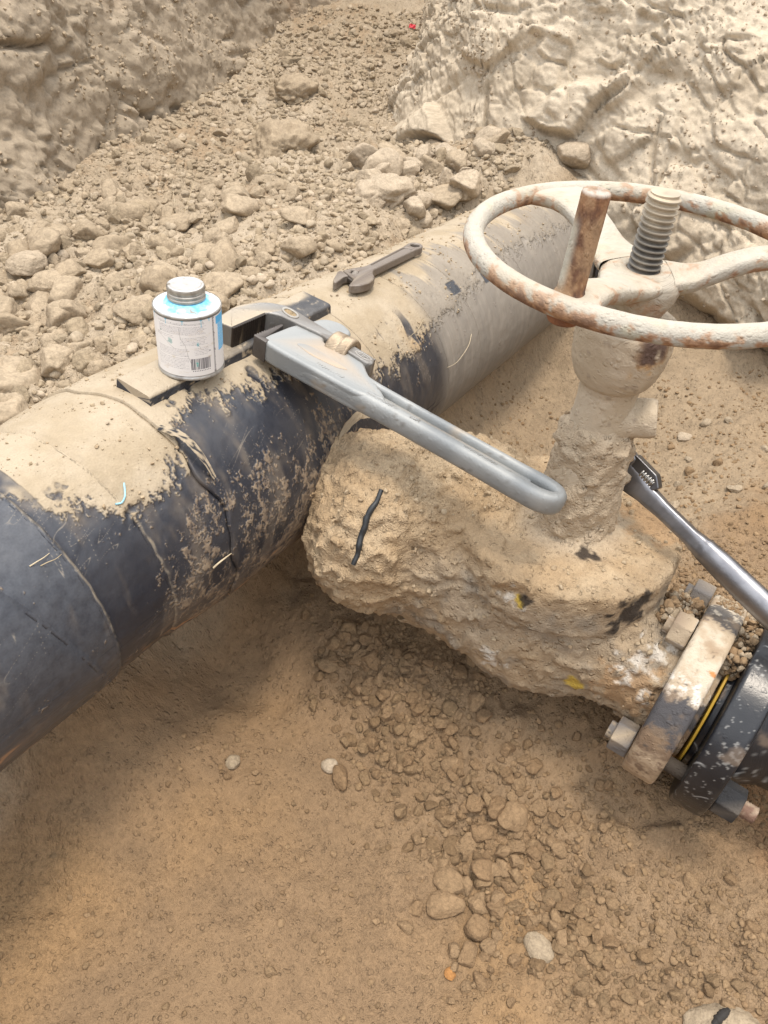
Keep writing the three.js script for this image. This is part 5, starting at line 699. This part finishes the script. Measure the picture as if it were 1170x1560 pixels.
// ---------------------------------------------------------------- primer can
{
  const ax = pipeOut(5.5).lerp(V3(0, 1, 0), 0.25).normalize(), o = pipePt(-0.302, 12.4, 0.1245 + 0.0142), can = thing('primer_can', 'small white metal can with blue drips and a printed label standing on the pipe bar', 'can');
  const toCam = CAMP.clone().sub(o); toCam.addScaledVector(ax, -toCam.dot(ax)).normalize();           // label faces the viewer's side of the pipe
  const xr = ax.clone().cross(toCam).normalize(), R = 0.0331, P = (a, r, h) => o.clone().addScaledVector(toCam, r * Math.cos(a)).addScaledVector(xr, r * Math.sin(a)).addScaledVector(ax, h);
  const tin = (x, y, z) => { const b = fbm(x * 120, y * 120, z * 120, 3); return mix3([0.45, 0.45, 0.44], [0.3, 0.29, 0.28], smooth(0.0, 0.4, b)); };
  M.tin = M.vc(0.38, 0.6, 0.0003, { side: THREE.DoubleSide }); M.enamel = M.vc(0.45, 0, 0.0002, { side: THREE.DoubleSide });
  part('body', revolve(o, ax, toCam, [[0.001, 0.002], [0.0305, 0.0015], [0.0325, 0.0002], [0.0337, 0.0006], [0.0339, 0.002], [0.0333, 0.0034], [R - 0.0004, 0.0042], [R - 0.0004, 0.0662], [0.0333, 0.0668], [0.0339, 0.0678], [0.0337, 0.0692], [0.0326, 0.0698]], 120, tin, { step: 0.0012 }), M.tin, can);
  const sh = (x, y, z, an, h) => { const b = fbm(x * 70, y * 70, z * 70, 4), f = fbm(x * 170, y * 170, z * 170, 3), q = V3(x, y, z).sub(o), px = q.dot(xr), pz = q.dot(toCam), ang = Math.atan2(px, pz); let c = mix3([0.66, 0.66, 0.65], [0.58, 0.58, 0.57], smooth(-0.2, 0.3, b)); const rim = smooth(0.0715, 0.0735, h + 0.0024 * b), dripA = [[-0.45, 0.0704], [0.05, 0.0708], [0.5, 0.0706], [-1.1, 0.0725], [1.2, 0.0722], [2.3, 0.0716]].reduce((m, [a, hh]) => Math.max(m, smooth(hh - 0.0016, hh + 0.0002, h + 0.002 * f) * smooth(0.5, 0.2, Math.abs(Math.atan2(Math.sin(ang - a), Math.cos(ang - a))) + 0.2 * f)), 0); c = mix3(c, mix3([0.06, 0.42, 0.7], [0.25, 0.6, 0.78], smooth(-0.2, 0.3, f)), Math.max(rim, dripA) * 0.92); c = mix3(c, [0.5, 0.56, 0.58], smooth(0.24, 0.12, Math.hypot((ang + 0.22) * 0.9, (h - 0.0719) * 160) + 0.25 * f) * 0.9); c = mix3(c, [0.25, 0.24, 0.22], smooth(0.36, 0.44, f + 0.12 * b)); return c; };
  part('shoulder', revolve(o, ax, toCam, [[0.0326, 0.0694], [0.0315, 0.0689], [0.0295, 0.0693], [0.0255, 0.0711], [0.0215, 0.0729], [0.0188, 0.0742], [0.0172, 0.0752], [0.0165, 0.078]], 120, sh, { step: 0.0008 }), M.enamel, can, 'white shoulder of the can with blue primer drips');
  // printed label: canvas
  const cv = document.createElement('canvas'); cv.width = 1536; cv.height = 512; const x = cv.getContext('2d'), r = rng(8);
  x.fillStyle = '#e2e0df'; x.fillRect(0, 0, 1536, 512);
  const px = (a) => 768 + a / Math.PI * 768;                                       // angle round the can to a place on the label
  x.fillStyle = '#55525c';
  const lines = (x0, x1, y0, y1, n, h) => { for (let i = 0; i < n; i++) { const y = y0 + (y1 - y0) * i / n; let c = x0 + r() * 4; const e = x1 - r() * (x1 - x0) * 0.18; while (c < e) { const w = 2 + r() * 9; x.globalAlpha = 0.35 + 0.5 * r(); x.fillRect(c, y + (r() - 0.5) * 1.2, w, h * (0.5 + 0.5 * r())); c += w + 1.5 + r() * 3; } } x.globalAlpha = 1; };
  lines(px(-1.05), px(0.62), 24, 44, 2, 5); lines(px(-1.0), px(0.58), 54, 130, 8, 4); lines(px(-0.3), px(0.55), 150, 230, 6, 4); lines(px(-1.1), px(-0.5), 140, 170, 2, 4); lines(px(-1.1), px(-0.05), 255, 330, 6, 4); lines(px(-1.15), px(-0.05), 340, 450, 8, 4); lines(px(0.1), px(0.6), 250, 322, 5, 4);
  { let c = px(-0.02); const e = px(0.6); x.fillStyle = '#4b4951'; while (c < e) { const w = 1.5 + Math.floor(r() * 4) * 1.8; x.fillRect(c, 345, w, 105); c += w + 2 + r() * 4; } for (let i = 0; i < 11; i++) x.fillRect(px(0.02) + i * 13, 458, 6, 9); }
  x.fillStyle = '#a9a6a8'; x.fillRect(px(0.74), 0, 16, 512); x.fillStyle = '#8b8888'; for (let i = 0; i < 30; i++) x.fillRect(px(0.74) + r() * 14 - 3, r() * 512, 4 + r() * 8, 4 + r() * 16);
  x.fillStyle = '#57b0e6'; x.fillRect(px(0.9), 12, 180, 70); x.fillRect(px(0.98), 84, 150, 250); x.fillStyle = '#e6eff7'; for (let i = 0; i < 20; i++) { let c = px(0.94); while (c < px(1.5)) { const w = 3 + r() * 12; x.fillRect(c, 90 + i * 12, w, 3.5); c += w + 2 + r() * 3; } }
  for (const [a, y, w, h, col] of [[-0.62, 190, 26, 40, '#9fb6b4'], [-0.95, 120, 10, 14, '#8a9a97'], [0.22, 215, 12, 30, '#7fb3bd'], [0.17, 400, 12, 34, '#6fb0ab'], [0.6, 290, 10, 10, '#7b7a80']]) { x.fillStyle = col; for (let i = 0; i < 26; i++) { x.globalAlpha = 0.55; x.beginPath(); x.ellipse(px(a) + (r() - 0.5) * w, y + (r() - 0.5) * h, w * 0.25 * (0.4 + r()), h * 0.25 * (0.4 + r()), r() * 3, 0, 6.3); x.fill(); } x.globalAlpha = 1; }
  x.strokeStyle = '#6d6a6e'; x.lineWidth = 1.6; for (const q of [[[-0.3, 60], [-0.28, 160], [-0.15, 220], [-0.08, 330], [0.0, 400]], [[-1.1, 150], [-0.85, 180], [-0.6, 235], [-0.5, 250]], [[0.05, 200], [0.2, 210], [0.3, 245]], [[0.4, 5], [0.4, 30]]]) { x.beginPath(); q.forEach(([a, y], i) => i ? x.lineTo(px(a), y) : x.moveTo(px(a), y)); x.stroke(); }
  x.fillStyle = '#b7b0a4'; for (let i = 0; i < 260; i++) { x.globalAlpha = 0.5; x.fillRect(r() * 1536, r() * 512, 1 + r() * 4, 1 + r() * 3); } x.globalAlpha = 1;
  for (let i = 0; i < 46; i++) { const cx = r() * 1536, cy = r() * 512, w = 20 + r() * 90; x.fillStyle = ['#b9a98d', '#a99a80', '#c4bba8'][i % 3]; for (let k = 0; k < 30; k++) { x.globalAlpha = 0.16; x.fillRect(cx + (r() - 0.5) * w, cy + (r() - 0.5) * 26, 3 + r() * 16, 1 + r() * 4); } }
  for (const [a, y, l] of [[-0.72, 0, 40], [-0.2, 0, 26], [0.35, 0, 60], [-1.3, 0, 50], [0.62, 0, 22]]) { x.fillStyle = '#5fb2cf'; x.globalAlpha = 0.75; x.fillRect(px(a), y, 5, l); x.fillRect(px(a) - 6, y, 18, 6); x.beginPath(); x.arc(px(a) + 2.5, y + l, 4, 0, 6.3); x.fill(); }
  x.globalAlpha = 1; const tx = new THREE.CanvasTexture(cv); tx.colorSpace = THREE.SRGBColorSpace; tx.magFilter = THREE.LinearFilter;
  const lg = sheet(160, 4, (u, v) => { const a = (u - 0.5) * 2 * Math.PI, p = P(a, R + 0.0001, mix(0.0052, 0.0655, v)); return [p.x, p.y, p.z, 1, 1, 1, u, v]; }, { closeU: true }); lg.deleteAttribute('color');
  part('label', lg, new THREE.MeshStandardMaterial({ map: tx, roughness: 0.6, side: THREE.DoubleSide }), can, 'worn white paper label with fine print, a barcode and a blue panel');
  const cap = (x2, y2, z2, an, h) => { const b = fbm(x2 * 110, y2 * 110, z2 * 110, 4); let c = mix3([0.42, 0.405, 0.37], [0.29, 0.27, 0.24], smooth(-0.2, 0.35, b)); if (h > 0.0885) c = mix3([0.52, 0.51, 0.49], [0.38, 0.35, 0.31], smooth(0.12, 0.4, b)); return mix3(c, [0.2, 0.18, 0.15], smooth(0.34, 0.45, b)); };
  part('cap', revolve(o, ax, toCam, [[0.0172, 0.0755], [0.0184, 0.0755], [0.0187, 0.0762], [0.0187, 0.0778], [0.0178, 0.0787], [0.0178, 0.0795], [0.0186, 0.0803], [0.0186, 0.0818], [0.0177, 0.0826], [0.0177, 0.0834], [0.0183, 0.0842], [0.0183, 0.0872], [0.0178, 0.0888], [0.0168, 0.0894], [0.015, 0.0892], [0.0148, 0.0888], [0.0001, 0.0888]], 200, cap, { step: 0.0006, bump: (a1, a2, a3, an, h) => (h > 0.0842 && h < 0.0878 ? 0.00025 * Math.sin(an * 75) : 0) }), M.tin, can, 'ridged grey metal screw cap');
  const sc = new THREE.Matrix4().makeTranslation(o.x, o.y, o.z).multiply(new THREE.Matrix4().makeScale(0.89, 0.89, 0.89)).multiply(new THREE.Matrix4().makeTranslation(-o.x, -o.y, -o.z)); can.children.forEach((m) => m.geometry.applyMatrix4(sc));
}

// ---------------------------------------------------------------- small things
function onGround(px, py, hf = groundH) { const r = ray(px, py); let t = 0.4; for (let i = 0; i < 900; i++) { const y = 0.8 + r.y * t; if (y < hf(r.x * t, r.z * t)) break; t += 0.0025; } return V3(r.x * t, hf(r.x * t, r.z * t), r.z * t); }
function onPipe(px, py, lift = 0.002) { const r = ray(px, py); for (let t = 0.45; t < 1.6; t += 0.001) { const p = CAMP.clone().addScaledVector(r, t), e = p.clone().sub(A0), s = e.dot(PD); e.addScaledVector(PD, -s); const th = Math.atan2(e.dot(PN), e.dot(PU)) / D2R, rr = pipeR(s, th) + 0.0022 * dustMask(s, th) + lift; if (e.length() < rr) return pipePt(s, th, rr); } return null; }
const SM = (r, g, b, ro = 0.8) => new THREE.MeshStandardMaterial({ color: new THREE.Color(r, g, b), roughness: ro });
top('thread_scrap', tube([[189, 736], [190, 748], [190, 757], [185, 766], [176, 768]].map((q) => onPipe(q[0], q[1], 0.0012)), 0.0007, 40, 8), SM(0.3, 0.62, 0.78, 0.6), 'short light blue thread lying on the dusty pipe', 'thread');
top('rubber_strip', tube([[581, 747], [574, 764], [566, 776], [558, 790], [556, 803], [550, 816], [547, 832], [544, 846], [538, 861]].map((q, i) => marchCrust(q[0], q[1]).add(V3(0.0004 * (i % 2), 0.0008, 0))), 0.0031, 70, 8, (t) => 0.75 + 0.3 * Math.sin(t * 3.1) + 0.22 * noise(t * 9, 2, 3)), new THREE.MeshStandardMaterial({ color: new THREE.Color(0.022, 0.025, 0.028), roughness: 0.45 }), 'thin black rubber strip stuck out of the earth crust on the valve', 'rubber strip');
const bankHit = (() => { const rc = new THREE.Raycaster(), w = scene.children.filter((o) => /^pit_wall/.test(o.name)).slice(0, 2); w.forEach((m) => { m.updateMatrixWorld(); }); return (px, py) => { rc.set(CAMP, ray(px, py).normalize()); const h = rc.intersectObjects([w[0], w[1]], false)[0]; return h ? h.point : null; }; })();
{ const c = onGround(628, 44); const g = new THREE.PlaneGeometry(0.016, 0.009, 14, 6), p = g.attributes.position; for (let i = 0; i < p.count; i++) p.setZ(i, 0.005 * noise(p.getX(i) * 180, p.getY(i) * 180, 3)); g.computeVertexNormals(); g.rotateZ(-0.2).rotateX(-0.5); g.translate(c.x, c.y + 0.006, c.z + 0.006); top('tape_scrap', g, new THREE.MeshStandardMaterial({ color: new THREE.Color(0.62, 0.06, 0.08), roughness: 0.6, side: THREE.DoubleSide }), 'tiny scrap of red tape at the top of the crack in the bank', 'tape scrap'); }
const STRAW = [SM(0.5, 0.42, 0.29, 0.75), SM(0.42, 0.34, 0.22, 0.8)];
let strawN = 0; const strawAt = (pts, r, label) => { const q = pts.filter(Boolean); if (q.length > 2) top('dry_straw', tube(q, r * 0.45, 30, 6, (t) => 1 - 0.5 * t), STRAW[strawN++ % 2], label, 'straw', { group: 'dry straws and roots in the dirt' }); };
const gl = (a, lift = 0.006) => a.map((q, i) => { const p = onGround(q[0], q[1]); p.y += lift * (1 + i); return p; }), bl = (a, lift = 0.01) => a.map((q) => { const p = bankHit(q[0], q[1]); return p ? p.addScaledVector(CAMP.clone().sub(p).normalize(), lift) : null; });
strawAt(gl([[458, 70], [452, 85], [447, 100], [443, 118]], 0.012), 0.0011, 'pale straw standing at the crest of the earth heap');
strawAt(gl([[283, 331], [290, 318], [298, 300], [306, 284]], 0.007), 0.0011, 'pale straw leaning on the clods above the can');
strawAt(gl([[268, 329], [268, 320], [267, 310], [267, 301]], 0.006), 0.0009, 'short upright straw left of the leaning straw above the can');
strawAt(gl([[360, 136], [375, 134], [392, 133], [406, 131]], 0.003), 0.0012, 'straw lying flat on the upper heap left of the clods');
strawAt(gl([[280, 408], [284, 395], [281, 385], [279, 378]], 0.006), 0.0008, 'thin straw directly above the can cap');
strawAt(gl([[402, 266], [415, 268], [425, 263], [437, 262]], 0.002), 0.0014, 'pale root under the biggest clod on the heap');
strawAt(bl([[865, 95], [867, 125], [866, 150], [868, 178]]), 0.0009, 'long thin root hanging on the pale bank above the wheel');
strawAt(bl([[838, 172], [846, 188], [856, 196], [862, 205]]), 0.0009, 'curved root hair on the pale bank above the wheel');
const pl = (a, l = 0.002) => a.map((q, i) => onPipe(q[0], q[1], l * (i === 0 || i === a.length - 1 ? 0.3 : 1.6)));
strawAt(pl([[718, 509], [714, 525], [705, 540], [694, 553], [681, 560]]), 0.0009, 'pale curved root on the grey wraps of the pipe beside the wheel');
strawAt(pl([[645, 486], [640, 496], [632, 506], [622, 514], [612, 518]]), 0.0009, 'pale root on the dusty pipe above the pipe wrench');
strawAt(pl([[45, 863], [56, 856], [66, 850], [75, 843]]), 0.0014, 'grey straw on the black wrapping at the left edge');
strawAt(pl([[62, 862], [72, 857], [84, 852], [93, 845]]), 0.001, 'forked straw right of the grey straw at the left edge');
strawAt(pl([[325, 865], [333, 858], [343, 850], [352, 843]]), 0.0024, 'short grey twig on the lower side of the pipe');
{ // single stones and clods that stand out
  const one = (px, py, s, m, label, geoSeed, cat = 'stone', opt = {}) => { const p = opt.bank ? bankHit(px, py) : onGround(px, py), g = uvClod(clodGeo(geoSeed, 12, opt.sharp ?? 0.6, opt.flat ?? 0.7, opt.rough ?? 0.05), s); g.scale(s, s, s * (opt.long ?? 1)); const o = top(opt.name ?? 'stone', g, m, label, cat); o.position.set(p.x, p.y + s * (opt.rise ?? 0.25), p.z); o.rotation.y = opt.turn ?? 0; return o; };
  const pale = new THREE.MeshStandardMaterial({ color: new THREE.Color(0.36, 0.29, 0.205), map: soilMap, bumpMap: soilBump, bumpScale: 0.0012, roughness: 0.95 });
  one(820, 1448, 0.0125, pale, 'pale oval stone, largest on the foreground floor', 501, 'stone', { long: 1.35, turn: 0.6, flat: 0.6, sharp: 0.4 });
  one(355, 1164, 0.0095, pale, 'pale rounded stone alone on the smooth floor left of centre', 502, 'stone');
  one(502, 1170, 0.0095, clodM[2], 'pale stone of the pair in the middle of the floor', 503, 'stone', { sharp: 0.3 });
  one(676, 1381, 0.0165, clodM[5], 'ochre angular clod at the left of the foreground clods', 504, 'clod', { name: 'big_clod' });
  one(685, 1345, 0.0155, clodM[3], 'brown clod touching the ochre clod in the foreground', 505, 'clod', { name: 'big_clod' });
  one(783, 1250, 0.019, clodM[5], 'tall brown clod in the middle of the foreground clod row', 506, 'clod', { name: 'big_clod', flat: 0.9 });
  one(502, 1014, 0.014, clodM[3], 'flat brown stone on the floor below the valve lump', 507, 'stone', { flat: 0.4 });
  one(685, 1484, 0.0068, new THREE.MeshStandardMaterial({ color: new THREE.Color(0.4, 0.2, 0.07), map: soilMap, roughness: 1 }), 'small orange stone near the bottom edge', 508, 'stone');
  one(872, 238, 0.036, clodM[2], 'pale angular block of earth at the foot of the bank above the wheel', 509, 'clod', { name: 'big_clod', bank: true, rise: 0.1 });
  one(428, 224, 0.066, clodM[1], 'biggest jutting clod on the earth heap, dark on its underside', 510, 'clod', { name: 'big_clod', flat: 0.85, turn: 0.5, rise: -0.12, rough: 0.2, sharp: 1 });
  one(448, 142, 0.056, clodM[1], 'crumbly clod behind the biggest clod on the heap', 511, 'clod', { name: 'big_clod', flat: 0.7, rise: -0.1, rough: 0.22, sharp: 1 });
  one(40, 410, 0.03, clodM[2], 'large clod at the left edge of the earth heap', 512, 'clod', { name: 'big_clod' });
  one(75, 440, 0.026, clodM[0], 'rounded clod right of the clod at the left edge', 513, 'clod', { name: 'big_clod' });
  one(210, 480, 0.026, clodM[0], 'angular clod directly left of the can', 514, 'clod', { name: 'big_clod' });
  one(590, 300, 0.044, clodM[2], 'broad pale clod on the heap above the brown adjustable wrench', 515, 'clod', { name: 'big_clod', flat: 0.6, rise: -0.05, rough: 0.18, sharp: 1 });
  one(1112, 1572, 0.034, pale, 'pale stone with a black streak cut off by the bottom right corner', 516, 'stone', { flat: 0.6, rise: -0.25, sharp: 0.4 });
  one(1042, 668, 0.0115, clodM[2], 'pale stone on the slope right of the valve neck', 517, 'stone');
  { const st = scene.children.filter((o) => /^stone/.test(o.name)).find((o) => /bottom right/.test(o.userData.label)); st.updateMatrixWorld(); const rc = new THREE.Raycaster(), P = [[1086, 1562], [1094, 1553], [1102, 1545], [1110, 1538]].map((q) => { rc.set(CAMP, ray(q[0], q[1]).normalize()); const h = rc.intersectObject(st, false)[0]; return h ? h.point : null; }).filter(Boolean); if (P.length > 2) top('tar_streak', tube(P, 0.0042, 20, 8, (t) => 0.5 + 0.5 * Math.sin(t * 3.1) + 0.25 * noise(t * 8, 1, 1)), SM(0.03, 0.028, 0.026), 'black tar like streak on the stone in the bottom right corner', 'tar streak'); }
  // earth packed round the bolts and in the gap between the flanges, and crumbs of it on the flange
  const r = rng(66); const pack = thing('packed_earth', 'brown crumbs of earth packed around the valve flange bolts', 'earth', { kind: 'stuff' });
  const per = CRUMBS.map(() => []); const put = (p, s) => { tmpE.set(r() * 6, r() * 6, r() * 6); per[Math.floor(r() * 5)].push(new THREE.Matrix4().compose(p, tmpQ.setFromEuler(tmpE), V3(s, s, s))); };
  for (let i = 0; i < 1500; i++) { const a = mix(74, 190, r()), q = FF.clone().addScaledVector(FC(a), mix(0.055, 0.096, r())).addScaledVector(VB, mix(0.001, 0.017, r())); put(q, 0.0015 + 0.004 * r() * r()); }
  for (let i = 0; i < 1500; i++) { const a = mix(85, 150, r()), d = Math.pow(r(), 0.7), q = FF.clone().addScaledVector(FC(a), mix(0.05, 0.09, r())).addScaledVector(VB, mix(-0.036, -0.068, d)); put(q, 0.0015 + 0.005 * r() * r()); }
  for (let i = 0; i < 260; i++) { const a = mix(108, 135, r()), q = FF.clone().addScaledVector(FC(a), 0.1003).addScaledVector(VB, mix(-0.027, -0.003, r())); put(q, 0.0008 + 0.0022 * r() * r()); }
  per.forEach((l, i) => { const im = shadow(new THREE.InstancedMesh(CRUMBS[i], [clodM[1], clodM[3], clodM[4]][i % 3], l.length)); l.forEach((m, k) => im.setMatrixAt(k, m)); im.name = 'crumbs'; im.userData.kind = 'stuff'; pack.add(im); });
}

renderer.render(scene, camera);
